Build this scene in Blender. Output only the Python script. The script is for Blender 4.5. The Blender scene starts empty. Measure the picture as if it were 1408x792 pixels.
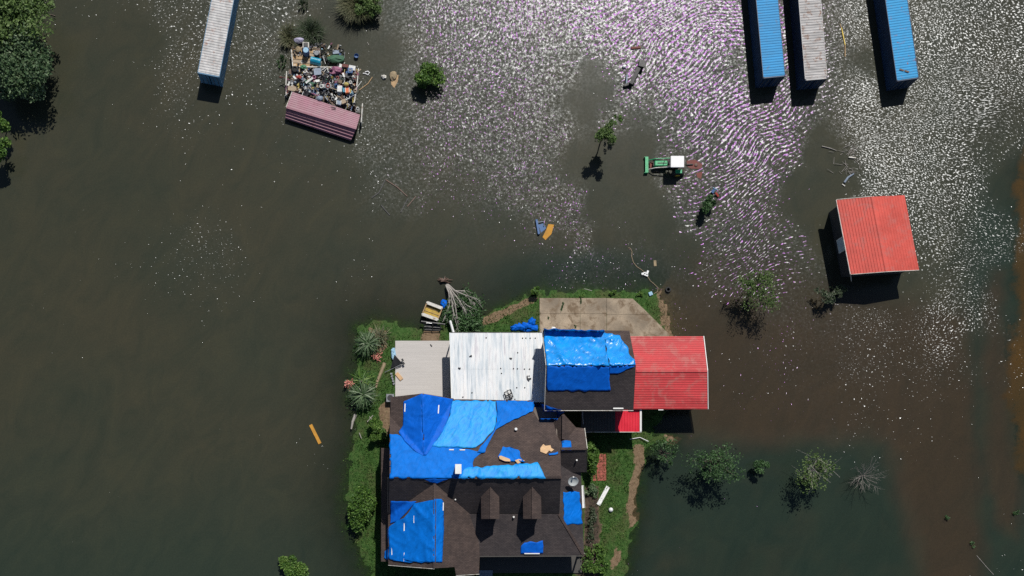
import bpy, bmesh, math, random
import numpy as np
from mathutils import Vector, Matrix, noise as mnoise
R = math.radians
random.seed(7)
rng = np.random.default_rng(7)
S = bpy.context.scene
C = S.collection

# ------------------------------------------------------------------ camera, world, sun, exposure
CAM_H = 113.0; FPX = 1400.0; NX, NY = 550.0, 745.0      # straight-down view, cropped off centre (lens shift)
cam = bpy.data.cameras.new('camera'); camo = bpy.data.objects.new('camera', cam); C.objects.link(camo)
cam.sensor_width = 36; cam.lens = FPX / 1408 * 36; cam.clip_end = 6000; cam.clip_start = 1
camo.location = (0, 0, CAM_H); camo.rotation_euler = (0, 0, 0)
cam.shift_x = (704 - NX) / 1408; cam.shift_y = (NY - 396) / 1408
S.camera = camo
SUN_AZ = R(16.5); SUN_EL = R(51.5)
w = bpy.data.worlds.new('World'); S.world = w; w.use_nodes = True
wn = w.node_tree.nodes; wl = w.node_tree.links; wn.clear()
sky = wn.new('ShaderNodeTexSky'); sky.sky_type = 'NISHITA'; sky.sun_disc = False
sky.sun_elevation = SUN_EL; sky.sun_rotation = SUN_AZ; sky.air_density = 1.0; sky.dust_density = 0.4; sky.ozone_density = 1.5
bg = wn.new('ShaderNodeBackground'); bg.inputs[1].default_value = 0.05
wo = wn.new('ShaderNodeOutputWorld'); wl.new(sky.outputs[0], bg.inputs[0]); wl.new(bg.outputs[0], wo.inputs[0])
sl = bpy.data.lights.new('sun', 'SUN'); so = bpy.data.objects.new('sun', sl); C.objects.link(so)
sl.energy = 4.2; sl.angle = R(0.5); sl.color = (1.0, 0.965, 0.9)
SUN = Vector((math.sin(SUN_AZ) * math.cos(SUN_EL), math.cos(SUN_AZ) * math.cos(SUN_EL), math.sin(SUN_EL)))
so.rotation_euler = SUN.to_track_quat('Z', 'Y').to_euler(); so.location = SUN * 200
S.view_settings.view_transform = 'Standard'; S.view_settings.look = 'None'
S.view_settings.exposure = 0.0; S.view_settings.gamma = 1.0
try: S.view_settings.use_curve_mapping = False
except Exception: pass
S.render.engine = 'CYCLES'; S.cycles.use_denoising = False
S.cycles.max_bounces = 5; S.cycles.transparent_max_bounces = 12

# ------------------------------------------------------------------ survey helpers: photo pixel -> world point at a real height
def ray(px, py):
    return Vector(((px - NX) / FPX, -(py - NY) / FPX, -1.0))
def P(px, py, z=0.0):
    d = ray(px, py); t = (z - CAM_H) / d.z
    return Vector((d.x * t, d.y * t, z))
def PP(px, py, pl):
    """point seen at px,py on the plane z = a + b x + c y"""
    a, b, c = pl; d = ray(px, py)
    t = (a - CAM_H) / (d.z - b * d.x - c * d.y)
    return Vector((d.x * t, d.y * t, CAM_H + d.z * t))
def plane3(*pts):
    m = []; r = []
    for p in pts:
        q = P(*p); m.append([1, q.x, q.y]); r.append(q.z)
    return tuple(np.linalg.solve(np.array(m), np.array(r)))
def to_px(x, y, z=0.0):
    return NX + FPX * x / (CAM_H - z), NY - FPX * y / (CAM_H - z)
def pip(poly, X, Y):
    ins = np.zeros(X.shape, bool); n = len(poly)
    for i in range(n):
        x1, y1 = poly[i]; x2, y2 = poly[(i + 1) % n]
        if y1 == y2: continue
        c = ((y1 > Y) != (y2 > Y)) & (X < (x2 - x1) * (Y - y1) / (y2 - y1) + x1)
        ins ^= c
    return ins
def sdist(poly, X, Y):
    """signed distance, positive inside"""
    d = np.full(X.shape, 1e9); n = len(poly)
    for i in range(n):
        x1, y1 = poly[i]; x2, y2 = poly[(i + 1) % n]
        dx, dy = x2 - x1, y2 - y1; L = dx * dx + dy * dy + 1e-9
        t = np.clip(((X - x1) * dx + (Y - y1) * dy) / L, 0, 1)
        d = np.minimum(d, np.hypot(X - x1 - t * dx, Y - y1 - t * dy))
    return np.where(pip(poly, X, Y), d, -d)

# ------------------------------------------------------------------ objects
def props(o, label=None, cat=None, group=None, kind=None):
    if label: o['label'] = label
    if cat: o['category'] = cat
    if group: o['group'] = group
    if kind: o['kind'] = kind
    return o
def thing(name, label, cat, loc=(0, 0, 0), group=None, rot=(0, 0, 0)):
    o = bpy.data.objects.new(name, None); C.objects.link(o); o.location = loc; o.rotation_euler = rot
    o.empty_display_size = 0.2
    return props(o, label, cat, group)
def wloc(o):
    v = Vector((0, 0, 0))
    while o is not None: v = v + o.location; o = o.parent
    return v
class MB:
    def __init__(s): s.v = []; s.f = []
    def add(s, vs, fs):
        n = len(s.v); s.v += [tuple(v) for v in vs]; s.f += [tuple(i + n for i in f) for f in fs]; return s
    def box(s, c, size, rz=0.0, M=None, taper=1.0):
        x, y, z = [k / 2 for k in size]; vs = []
        for sz in (-1, 1):
            t = taper if sz > 0 else 1
            for sx, sy in ((-1, -1), (1, -1), (1, 1), (-1, 1)): vs.append(Vector((sx * x * t, sy * y * t, sz * z)))
        T = M if M is not None else Matrix.Rotation(rz, 4, 'Z')
        vs = [Vector(c) + (T @ v) for v in vs]
        return s.add(vs, [(3, 2, 1, 0), (4, 5, 6, 7), (0, 1, 5, 4), (1, 2, 6, 5), (2, 3, 7, 6), (3, 0, 4, 7)])
    def prism(s, pts, th=0.14):
        """closed slab: polygon pts (any winding) and its copy th lower"""
        pts = [Vector(p) for p in pts]; n = len(pts)
        a = sum(pts[i].x * pts[(i + 1) % n].y - pts[(i + 1) % n].x * pts[i].y for i in range(n))
        if a < 0: pts = pts[::-1]
        lo = [p - Vector((0, 0, th)) for p in pts]
        return s.add(pts + lo, [tuple(range(n)), tuple(range(2 * n - 1, n - 1, -1))] + [(i, i + n, (i + 1) % n + n, (i + 1) % n) for i in range(n)])
    def block(s, pts, z0, z1):
        return s.prism([Vector((p[0], p[1], z1)) for p in pts], z1 - z0)
    def bar(s, a, b, w_=0.1, h_=None):
        a = Vector(a); b = Vector(b); d = b - a; L = d.length
        if h_ is None: h_ = w_
        q = d.to_track_quat('X', 'Z').to_matrix().to_4x4()
        return s.box((a + b) / 2, (L, w_, h_), M=q)
    def tube(s, pts, rad, n=6, cap=True):
        pts = [Vector(p) for p in pts]; m = len(pts)
        if not hasattr(rad, '__len__'): rad = [rad] * m
        vs = []; fs = []
        for i, p in enumerate(pts):
            d = (pts[min(i + 1, m - 1)] - pts[max(i - 1, 0)]).normalized()
            a = d.cross(Vector((0.31, 0.2, 0.93)));
            if a.length < 0.05: a = d.cross(Vector((1, 0, 0)))
            a.normalize(); b = d.cross(a)
            for k in range(n):
                t = 2 * math.pi * k / n; vs.append(p + (a * math.cos(t) + b * math.sin(t)) * rad[i])
        for i in range(m - 1):
            for k in range(n):
                k2 = (k + 1) % n; fs.append((i * n + k, i * n + k2, (i + 1) * n + k2, (i + 1) * n + k))
        if cap: fs += [tuple(range(n - 1, -1, -1)), tuple(range((m - 1) * n, m * n))]
        return s.add(vs, fs)
    def lathe(s, c, prof, n=14, M=None):
        vs = []; fs = []; m = len(prof); T = M or Matrix.Identity(4)
        for r, z in prof:
            for k in range(n):
                t = 2 * math.pi * k / n; vs.append(Vector(c) + T @ Vector((r * math.cos(t), r * math.sin(t), z)))
        for i in range(m - 1):
            for k in range(n):
                k2 = (k + 1) % n; fs.append((i * n + k, i * n + k2, (i + 1) * n + k2, (i + 1) * n + k))
        fs += [tuple(range(n - 1, -1, -1)), tuple(range((m - 1) * n, m * n))]
        return s.add(vs, fs)
    def build(s, name, mat, parent=None, smooth=False, label=None, bevel=0, local=False, kind=None):
        me = bpy.data.meshes.new(name)
        off = wloc(parent) if (parent is not None and not local) else Vector((0, 0, 0))
        me.from_pydata([(v[0] - off.x, v[1] - off.y, v[2] - off.z) for v in s.v], [], s.f); me.update()
        me.materials.append(M[mat] if isinstance(mat, str) else mat)
        if smooth: me.polygons.foreach_set('use_smooth', [True] * len(me.polygons))
        o = bpy.data.objects.new(name, me); C.objects.link(o)
        if parent is not None: o.parent = parent
        if bevel:
            b = o.modifiers.new('bevel', 'BEVEL'); b.width = bevel; b.segments = 1
        if label: o['label'] = label
        if kind: o['kind'] = kind
        return o
def copy_tree(o, parent=None):
    c = o.copy(); C.objects.link(c); c.parent = parent
    for ch in list(o.children): copy_tree(ch, c)
    return c

# ------------------------------------------------------------------ materials
M = {}
class NT:
    def __init__(s, name):
        s.m = bpy.data.materials.new(name); s.m.use_nodes = True
        s.n = s.m.node_tree.nodes; s.l = s.m.node_tree.links; s.n.clear()
        s.out = s.n.new('ShaderNodeOutputMaterial')
    def node(s, t, **k):
        o = s.n.new(t)
        for a, b in k.items(): setattr(o, a, b)
        return o
    def link(s, a, b): s.l.new(a, b)
    def val(s, inp, v):
        if hasattr(v, 'is_linked') or isinstance(v, bpy.types.NodeSocket): s.link(v, inp)
        else: inp.default_value = v
    def math(s, op, a, b=0.0, c=None, clamp=False):
        m = s.node('ShaderNodeMath', operation=op, use_clamp=clamp); s.val(m.inputs[0], a); s.val(m.inputs[1], b)
        if c is not None: s.val(m.inputs[2], c)
        return m.outputs[0]
    def noise(s, vec, scale, detail=3, rough=0.55, dist=0.0):
        n = s.node('ShaderNodeTexNoise'); s.link(vec, n.inputs['Vector'])
        n.inputs['Scale'].default_value = scale; n.inputs['Detail'].default_value = detail
        n.inputs['Roughness'].default_value = rough; n.inputs['Distortion'].default_value = dist
        return n
    def ramp(s, f, stops):
        r = s.node('ShaderNodeValToRGB'); s.link(f, r.inputs[0]); e = r.color_ramp.elements
        while len(e) < len(stops): e.new(0.5)
        for i, (p, c) in enumerate(stops):
            e[i].position = p; e[i].color = (c[0], c[1], c[2], 1) if hasattr(c, '__len__') else (c, c, c, 1)
        return r.outputs[0]
    def mix(s, f, a, b, mode='MIX'):
        m = s.node('ShaderNodeMix', data_type='RGBA', blend_type=mode); s.val(m.inputs[0], f)
        s.val(m.inputs[6], (*a, 1) if isinstance(a, tuple) and len(a) == 3 else a)
        s.val(m.inputs[7], (*b, 1) if isinstance(b, tuple) and len(b) == 3 else b)
        return m.outputs[2]
    def pos(s): return s.node('ShaderNodeNewGeometry').outputs['Position']
    def mapped(s, vec, scale=(1, 1, 1), rot=(0, 0, 0)):
        if any(rot):
            r = s.node('ShaderNodeMapping'); s.link(vec, r.inputs[0]); r.inputs['Rotation'].default_value = rot; vec = r.outputs[0]
        m = s.node('ShaderNodeMapping'); s.link(vec, m.inputs[0]); m.inputs['Scale'].default_value = scale
        return m.outputs[0]
    def attr(s, name): return s.node('ShaderNodeAttribute', attribute_name=name).outputs
    def bump(s, h, strength=0.5, dist=0.05, normal=None):
        b = s.node('ShaderNodeBump'); s.val(b.inputs['Height'], h); b.inputs['Strength'].default_value = strength; b.inputs['Distance'].default_value = dist
        if normal: s.link(normal, b.inputs['Normal'])
        return b.outputs[0]
    def pbr(s, col, rough=0.7, metal=0.0, spec=0.5, normal=None, coat=0.0):
        b = s.node('ShaderNodeBsdfPrincipled'); s.val(b.inputs['Base Color'], (*col, 1) if isinstance(col, tuple) and len(col) == 3 else col)
        s.val(b.inputs['Roughness'], rough); b.inputs['Metallic'].default_value = metal; b.inputs['Specular IOR Level'].default_value = spec
        if coat: b.inputs['Coat Weight'].default_value = coat; b.inputs['Coat Roughness'].default_value = 0.15
        if normal is not None: s.link(normal, b.inputs['Normal'])
        return b.outputs[0]
    def done(s, sh): s.link(sh, s.out.inputs[0]); return s.m

def mat(name, col, var=0.25, scale=1.5, rough=0.7, metal=0.0, spec=0.5, bump=0.3, bscale=None, stain=None, stain_amt=0.4, stretch=(1, 1, 1), coat=0, grain=0.12):
    """worn single-colour surface: broad tonal variation, fine grain, optional stain colour in patches"""
    t = NT(name); p = t.mapped(t.pos(), stretch)
    n1 = t.noise(p, scale, 5, 0.6); n2 = t.noise(p, (bscale or scale * 12), 3, 0.6)
    lo = tuple(c * (1 - var) for c in col); hi = tuple(min(1, c * (1 + var)) for c in col)
    c = t.ramp(n1.outputs[0], [(0.3, lo), (0.7, hi)])
    g = t.ramp(n2.outputs[0], [(0.3, 1 - grain), (0.7, 1 + grain * 0.3)])
    c = t.mix(1.0, c, g, 'MULTIPLY')
    if stain:
        n3 = t.noise(t.pos(), scale * 0.9 + 0.4, 6, 0.7, 0.6)
        c = t.mix(t.ramp(n3.outputs[0], [(0.62 - stain_amt * 0.25, 0), (0.72 - stain_amt * 0.2, 1)]), c, stain)
    rr = t.ramp(n1.outputs[0], [(0.3, max(0.05, rough - 0.08)), (0.7, min(1, rough + 0.08))])
    M[name] = t.done(t.pbr(c, rr, metal, spec, t.bump(n2.outputs[0], bump, 0.02), coat))
    return M[name]

# --- roofs and metal
def shingle(name, a, b):
    t = NT(name); p = t.pos()
    br = t.node('ShaderNodeTexBrick'); t.link(p, br.inputs[0]); br.offset = 0.5
    br.inputs['Scale'].default_value = 1.0; br.inputs['Brick Width'].default_value = 0.33; br.inputs['Row Height'].default_value = 0.135
    br.inputs['Mortar Size'].default_value = 0.012; br.inputs['Color1'].default_value = (*a, 1); br.inputs['Color2'].default_value = (*b, 1)
    br.inputs['Mortar'].default_value = (a[0] * .45, a[1] * .45, a[2] * .45, 1)
    n = t.noise(p, 0.5, 6, 0.65); n2 = t.noise(p, 30, 2)
    c = t.mix(1, br.outputs[0], t.ramp(n.outputs[0], [(0.3, (0.72, 0.72, 0.74)), (0.7, (1.3, 1.22, 1.15))]), 'MULTIPLY')
    c = t.mix(1, c, t.ramp(n2.outputs[0], [(0.3, 0.75), (0.7, 1.2)]), 'MULTIPLY')
    M[name] = t.done(t.pbr(c, 0.9, 0, 0.25, t.bump(br.outputs[1], 0.4, 0.015)))
shingle('shingle', (0.068, 0.052, 0.049), (0.096, 0.073, 0.067))
shingle('shingle_shade', (0.054, 0.047, 0.050), (0.076, 0.066, 0.068))  # darker shingle copy: shade of south and porch slopes put into the colour
mat('red_roof', (0.56, 0.062, 0.068), 0.22, 0.5, 0.62, spec=0.25, bump=0.08, stretch=(0.4, 1.5, 1), stain=(0.48, 0.12, 0.11), stain_amt=0.45)
mat('bright_red', (0.72, 0.02, 0.045), 0.08, 0.8, 0.45, bump=0.05)
mat('shed_red', (0.60, 0.090, 0.068), 0.18, 0.5, 0.55, spec=0.3, bump=0.08, stain=(0.50, 0.12, 0.10), stain_amt=0.4)
mat('pink_roof', (0.28, 0.11, 0.155), 0.22, 0.9, 0.5, bump=0.1, stain=(0.22, 0.07, 0.1), stain_amt=0.4)
mat('white_paint', (0.8, 0.8, 0.78), 0.06, 1.5, 0.5, bump=0.05)
mat('dirty_white', (0.62, 0.6, 0.55), 0.2, 2.0, 0.7, stain=(0.3, 0.22, 0.15), stain_amt=0.35)
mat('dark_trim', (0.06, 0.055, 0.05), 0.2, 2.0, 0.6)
mat('wall_siding', (0.16, 0.13, 0.11), 0.15, 1.0, 0.8, stretch=(1, 1, 6))
mat('wall_brick', (0.17, 0.08, 0.06), 0.25, 3.0, 0.85)
mat('glass_dark', (0.03, 0.04, 0.05), 0.1, 1, 0.1, bump=0)
mat('shed_siding', (0.03, 0.032, 0.036), 0.1, 1.0, 0.7)
mat('pale_blue', (0.45, 0.55, 0.62), 0.1, 1.0, 0.5)
mat('cont_white', (0.50, 0.49, 0.485), 0.3, 1.1, 0.6, stain=(0.30, 0.14, 0.09), stain_amt=0.22, stretch=(1.6, 0.7, 1))
mat('cont_grey', (0.40, 0.385, 0.38), 0.5, 1.3, 0.6, stain=(0.23, 0.13, 0.09), stain_amt=0.38, stretch=(0.35, 3.0, 1))
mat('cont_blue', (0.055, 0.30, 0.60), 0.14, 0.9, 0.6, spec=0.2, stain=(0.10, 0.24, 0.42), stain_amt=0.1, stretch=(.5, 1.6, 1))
mat('cont_blue_rust', (0.05, 0.33, 0.64), 0.10, 1.9, 0.6, spec=0.2, stain=(0.28, 0.10, 0.09), stain_amt=0.16)
mat('cont_side', (0.07, 0.19, 0.32), 0.2, 0.8, 0.5, stain=(0.3, 0.34, 0.38), stain_amt=0.25)
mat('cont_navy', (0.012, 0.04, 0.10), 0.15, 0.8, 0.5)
mat('tin', (0.6, 0.6, 0.6), 0.1, 1, 0.35, metal=0.6)
t = NT('white_metal'); p = t.pos()
n1 = t.noise(t.mapped(p, (1.9, 0.16, 1)), 1.6, 5, 0.65); n2 = t.noise(p, 0.35, 5, 0.6); n3 = t.noise(t.mapped(p, (5, 0.3, 1)), 2, 3)
c = t.ramp(n1.outputs[0], [(0.32, (0.44, 0.50, 0.55)), (0.45, (0.66, 0.70, 0.74)), (0.57, (0.82, 0.82, 0.82)), (0.68, (0.60, 0.58, 0.62))])
c = t.mix(1, c, t.ramp(n2.outputs[0], [(0.3, (0.84, 0.87, 0.88)), (0.7, (1.02, 1.0, 0.99))]), 'MULTIPLY')
c = t.mix(t.ramp(n3.outputs[0], [(0.64, 0), (0.74, 0.45)]), c, (0.42, 0.40, 0.38))
M['white_metal'] = t.done(t.pbr(c, 0.5, 0, 0.5))
# --- tarps
def tarpmat(name, col, rough, bump, var=0.15, faded=None, spec=0.5):
    t = NT(name); p = t.pos()
    n1 = t.noise(t.mapped(p, (1, 1, 1)), 1.2, 4, 0.5, 0.8); n2 = t.noise(t.mapped(p, (1, 0.4, 0.3), (0, 0, 0.5)), 1.6, 3, 0.5, 1.0); n4 = t.noise(p, 14, 2)
    c = t.ramp(n1.outputs[0], [(0.3, tuple(k * (1 - var) for k in col)), (0.7, tuple(min(1, k * (1 + var)) for k in col))])
    if faded: c = t.mix(t.ramp(n2.outputs[0], [(0.38, 0.0), (0.6, 0.85)]), c, faded)
    h = t.math('ADD', n2.outputs[0], t.math('MULTIPLY', n4.outputs[0], 0.03))
    b = t.pbr(c, rough, 0, spec, t.bump(h, bump, 0.14))
    M[name] = t.done(b)
tarpmat('tarp_blue', (0.002, 0.15, 0.60), 0.58, 0.9, spec=0.08)
tarpmat('tarp_cyan', (0.01, 0.26, 0.74), 0.5, 0.8, spec=0.2, faded=(0.02, 0.34, 0.72))
tarpmat('tarp_deep', (0.003, 0.115, 0.58), 0.55, 0.8, spec=0.1)
tarpmat('tarp_shiny', (0.004, 0.25, 0.72), 0.30, 0.85, var=.25)
# --- ground things
mat('concrete', (0.32, 0.255, 0.185), 0.42, 0.4, 0.9, stain=(0.17, 0.12, 0.075), stain_amt=0.5, bscale=9, grain=0.2)
mat('deck_wood', (0.53, 0.50, 0.475), 0.06, 0.8, 0.85, stretch=(0.5, 6, 1), grain=0.08)
mat('brick_red', (0.36, 0.10, 0.075), 0.3, 3.0, 0.9)
mat('bark', (0.13, 0.10, 0.08), 0.3, 4.0, 0.9)
mat('dead_wood', (0.36, 0.33, 0.30), 0.25, 4.0, 0.9)
mat('grey_wood', (0.22, 0.2, 0.18), 0.25, 4.0, 0.9)
mat('tan_wood', (0.42, 0.28, 0.15), 0.25, 2.0, 0.8)
mat('ply', (0.62, 0.40, 0.22), 0.18, 2.5, 0.8)
mat('black', (0.015, 0.015, 0.017), 0.3, 3.0, 0.5)
mat('black_rubber', (0.02, 0.02, 0.02), 0.3, 3.0, 0.8)
mat('steel', (0.35, 0.36, 0.37), 0.2, 2.0, 0.35, metal=0.7)
mat('grey_plastic', (0.3, 0.31, 0.33), 0.15, 2.0, 0.5)
mat('green_paint', (0.02, 0.36, 0.14), 0.12, 2.0, 0.35)
mat('dull_red', (0.16, 0.04, 0.03), 0.3, 2.0, 0.7)
mat('yellow', (0.7, 0.5, 0.05), 0.15, 2.0, 0.5)
mat('orange_plank', (0.52, 0.25, 0.03), 0.2, 2.0, 0.8)
mat('teal', (0.01, 0.26, 0.40), 0.15, 2.0, 0.3, coat=0.5)
mat('lilac', (0.40, 0.37, 0.50), 0.2, 3.0, 0.8)
mat('tan', (0.30, 0.23, 0.14), 0.25, 3.0, 0.85)
mat('green_cloth', (0.05, 0.13, 0.075), 0.3, 3.0, 0.8)
mat('flower_pink', (0.62, 0.24, 0.19), 0.2, 4, 0.7)
mat('amber_glass', (0.42, 0.27, 0.02), 0.35, 2.0, 0.5)
mat('pale_grey', (0.5, 0.53, 0.53), 0.05, 2.0, 0.5)
mat('white_plastic', (0.8, 0.8, 0.8), 0.05, 2.0, 0.4)
mat('mulch', (0.07, 0.05, 0.045), 0.35, 3.0, 0.95)
for nm, col in (('scrap_white', (0.68, 0.68, 0.66)), ('scrap_grey', (0.22, 0.23, 0.25)), ('scrap_dark', (0.025, 0.025, 0.03)), ('scrap_blue', (0.06, 0.14, 0.32)),
                ('scrap_red', (0.36, 0.05, 0.04)), ('scrap_orange', (0.7, 0.16, 0.05)), ('scrap_tan', (0.36, 0.27, 0.18)), ('scrap_green', (0.05, 0.2, 0.1)),
                ('scrap_pink', (0.28, 0.10, 0.17)), ('scrap_slate', (0.23, 0.28, 0.36)), ('scrap_yellow', (0.5, 0.4, 0.12)), ('scrap_sky', (0.3, 0.5, 0.65)), ('scrap_brown', (0.12, 0.07, 0.05))):
    mat(nm, col, 0.3, 6.0, 0.6, grain=0.2)
# --- foliage
def leafmat(name, a, b, c3):
    t = NT(name); at = t.attr('tint')[2]
    c = t.ramp(at, [(0.0, a), (0.55, b), (1.0, c3)])
    d = t.pbr(c, 0.55, 0, 0.35)
    tr = t.node('ShaderNodeBsdfTranslucent'); t.link(c, tr.inputs[0])
    mx = t.node('ShaderNodeMixShader'); mx.inputs[0].default_value = 0.25; t.link(d, mx.inputs[1]); t.link(tr.outputs[0], mx.inputs[2])
    M[name] = t.done(mx.outputs[0])
leafmat('leaf_deep', (0.025, 0.06, 0.022), (0.06, 0.135, 0.04), (0.15, 0.23, 0.12))
leafmat('leaf_fresh', (0.03, 0.08, 0.015), (0.10, 0.20, 0.03), (0.23, 0.33, 0.09))
leafmat('leaf_dusty_green', (0.04, 0.08, 0.02), (0.11, 0.18, 0.045), (0.22, 0.30, 0.12))
leafmat('leaf_dusty', (0.03, 0.05, 0.025), (0.07, 0.10, 0.05), (0.20, 0.21, 0.16))
leafmat('leaf_sage', (0.04, 0.085, 0.035), (0.12, 0.19, 0.085), (0.30, 0.36, 0.24))
leafmat('grass_leaf', (0.045, 0.10, 0.02), (0.09, 0.20, 0.035), (0.19, 0.27, 0.08))
leafmat('reed_leaf', (0.06, 0.07, 0.03), (0.13, 0.14, 0.07), (0.30, 0.26, 0.17))

# ------------------------------------------------------------------ terrain, flood water
def axis(lo, hi, st_):
    core = np.arange(lo, hi + st_ / 2, st_)
    far = [6, 16, 35, 70, 140, 300, 700, 1600]
    return np.concatenate([[lo - f for f in far[::-1]], core, [hi + f for f in far]])
def grid_mesh(name, X, Y, Z, attrs):
    ny, nx = X.shape; me = bpy.data.meshes.new(name)
    v = np.stack([X, Y, Z], -1).reshape(-1, 3).astype(np.float32)
    i = np.arange(ny * nx).reshape(ny, nx)
    q = np.stack([i[:-1, :-1], i[:-1, 1:], i[1:, 1:], i[1:, :-1]], -1).reshape(-1, 4)
    me.from_pydata(v.tolist(), [], q.tolist()); me.update()
    for k, a in attrs.items():
        at = me.attributes.new(k, 'FLOAT', 'POINT'); at.data.foreach_set('value', np.ascontiguousarray(a).astype(np.float32).ravel())
    me.polygons.foreach_set('use_smooth', [True] * len(me.polygons))
    o = bpy.data.objects.new(name, me); C.objects.link(o); return o

def fnoise(X, Y, sc, seed=0.0):
    out = np.empty(X.size); xf = X.ravel() * sc; yf = Y.ravel() * sc
    for k in range(X.size): out[k] = mnoise.noise((xf[k], yf[k], seed))
    return out.reshape(X.shape)

ISLAND = [(492, 452), (515, 441), (545, 447), (575, 452), (602, 440), (640, 430), (668, 438), (700, 419), (733, 407), (745, 402), (850, 400), (905, 403), (915, 420), (926, 462),
          (934, 520), (915, 560), (900, 596), (926, 601), (924, 607), (892, 612), (886, 640), (877, 665), (874, 700), (868, 735), (858, 792), (850, 850), (520, 850), (516, 790), (500, 772), (490, 745), (482, 720),
          (477, 690), (480, 650), (488, 610), (494, 575), (484, 545), (489, 510), (494, 480)]
YARD = [(905, 402), (950, 345), (1040, 330), (1180, 400), (1330, 440), (1335, 600), (1348, 850), (1276, 850), (1262, 740), (1238, 660), (1222, 600), (950, 599), (930, 520)]
LAWN = [(870, 606), (940, 602), (1222, 600), (1238, 660), (1262, 740), (1276, 850), (800, 850)]
EASTDIRT = [(1352, 430), (1372, 380), (1384, 480), (1398, 600), (1400, 740), (1372, 720), (1350, 600)]
CLAY = [(1390, 225), (1420, 190), (1430, 690), (1398, 650), (1388, 560), (1376, 500), (1384, 470), (1400, 430), (1396, 400), (1388, 290)]
CLAY2 = [(912, 408), (948, 424), (966, 450), (962, 462), (928, 462), (905, 438)]
PATH = [(871, 612), (886, 612), (887, 638), (879, 662), (875, 690), (879, 712), (868, 724), (862, 712), (862, 690), (866, 664), (872, 640)]
PATH2 = [(846, 748), (853, 758), (850, 778), (841, 786), (838, 778)]
PATH3 = [(520, 560), (536, 548), (540, 596), (532, 603), (524, 585)]
PATH4 = [(505, 450), (530, 456), (535, 480), (520, 486), (515, 470)]
PATH5 = [(583, 452), (604, 450), (607, 470), (580, 472)]
PATH6 = [(660, 440), (700, 422), (735, 408), (742, 412), (715, 424), (680, 444), (664, 450)]
PATH7 = [(912, 598), (938, 600), (932, 610), (918, 611)]
BED = [(803, 668), (822, 668), (826, 730), (822, 792), (790, 792), (800, 760), (803, 740)]

def smooth(x, a, b): t_ = np.clip((x - a) / (b - a), 0, 1); return t_ * t_ * (3 - 2 * t_)
gx = axis(-50, 76, 0.42); gy = axis(-10, 66, 0.42)
X, Y = np.meshgrid(gx, gy)
PX, PY = to_px(X, Y); PX = np.clip(PX, -400, 1800); PY = np.clip(PY, -300, 1100)
na = fnoise(X, Y, 0.9, 3.1) + 0.5 * fnoise(X, Y, 2.1, 5.0); nb = fnoise(X, Y, 0.16, 9.0) + 0.5 * fnoise(X, Y, 0.4, 2.0)
s_is = sdist(ISLAND, PX, PY) / 12.4 + 0.85 * na * (Y < 40)
s_y = sdist(YARD, PX, PY) / 12.4 + 0.5 * nb; s_l = sdist(LAWN, PX, PY) / 12.4; s_e = sdist(EASTDIRT, PX, PY) / 12.4 + 0.7 * nb; s_c = sdist(CLAY, PX, PY) / 12.4 + 1.1 * nb + .9 * na
s_c2 = sdist(CLAY2, PX, PY) / 12.4 + 0.6 * na
depth_out = np.full(X.shape, 0.85)
depth_out = np.where(PX > 1300, 0.42, depth_out)
depth_out = depth_out * (1 - smooth(s_l, -1.2, 1.8)) + 0.36 * smooth(s_l, -1.2, 1.8)
depth_out = depth_out * (1 - smooth(s_y, -2.5, 1.5)) + 0.27 * smooth(s_y, -2.5, 1.5)
depth_out = depth_out * (1 - smooth(s_e, -1, 1)) + 0.3 * smooth(s_e, -1, 1)
depth_out = depth_out * (1 - smooth(s_c, -1, 1)) + 0.05 * smooth(s_c, -1, 1)
depth_out = depth_out * (1 - smooth(s_c2, -1, 1)) + 0.13 * smooth(s_c2, -1, 1)
depth_out += 0.07 * nb
hz = np.where(s_is > 0, 0.02 + np.minimum(0.24, 0.10 * s_is), -np.minimum(depth_out, 0.015 + (0.085 + 0.05 * (PX > 700) * (PY > 500)) * np.abs(s_is)))
hz = hz + 0.025 * na * np.clip(s_is, 0, 1)
dirt = np.maximum.reduce([smooth(s_y, -1.0, 0.6), smooth(s_e, -1, 0.8), *[smooth(sdist(q, PX, PY) / 12.4 + 0.25 * na, -0.25, 0.25) for q in (PATH, PATH2, PATH3, PATH4, PATH5, PATH6, PATH7)]])
dirt = np.maximum(dirt, 0.8 * smooth(sdist(BED, PX, PY) / 12.4 + 0.2 * na, -0.2, 0.2))
clay = np.maximum(0.8 * smooth(s_c, -0.8, 0.8), 0.25 * smooth(s_c2, -0.8, 0.4)); dirt = np.maximum(dirt, smooth(s_c2, -.5, .5))
bedm = smooth(sdist(BED, PX, PY) / 12.4 + 0.1 * na, -0.2, 0.2)
lawn = smooth(s_is, -2.2, 0.3)
ground = grid_mesh('ground', X, Y, hz, {'dirt': dirt, 'clay': clay, 'bed': bedm, 'lawn': lawn}); props(ground, 'low grassy rise of soil under and around the flooded house', kind='structure')
t = NT('ground'); p = t.pos()
n1 = t.noise(p, 0.5, 6, 0.65); n2 = t.noise(p, 3.0, 5, 0.7); n3 = t.noise(p, 18, 3, 0.6)
gr = t.ramp(n2.outputs[0], [(0.3, (0.022, 0.052, 0.012)), (0.5, (0.043, 0.10, 0.022)), (0.72, (0.085, 0.135, 0.04))])
gr = t.mix(t.ramp(n1.outputs[0], [(0.48, 0), (0.68, 0.7)]), gr, (0.085, 0.078, 0.035))
sub = t.mix(t.ramp(n1.outputs[0], [(0.35, 0), (0.65, 1)]), (0.020, 0.052, 0.035), (0.035, 0.05, 0.03))
gr = t.mix(t.attr('lawn')[2], sub, gr)
dr = t.ramp(n2.outputs[0], [(0.3, (0.13, 0.085, 0.05)), (0.7, (0.27, 0.19, 0.12))])
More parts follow.
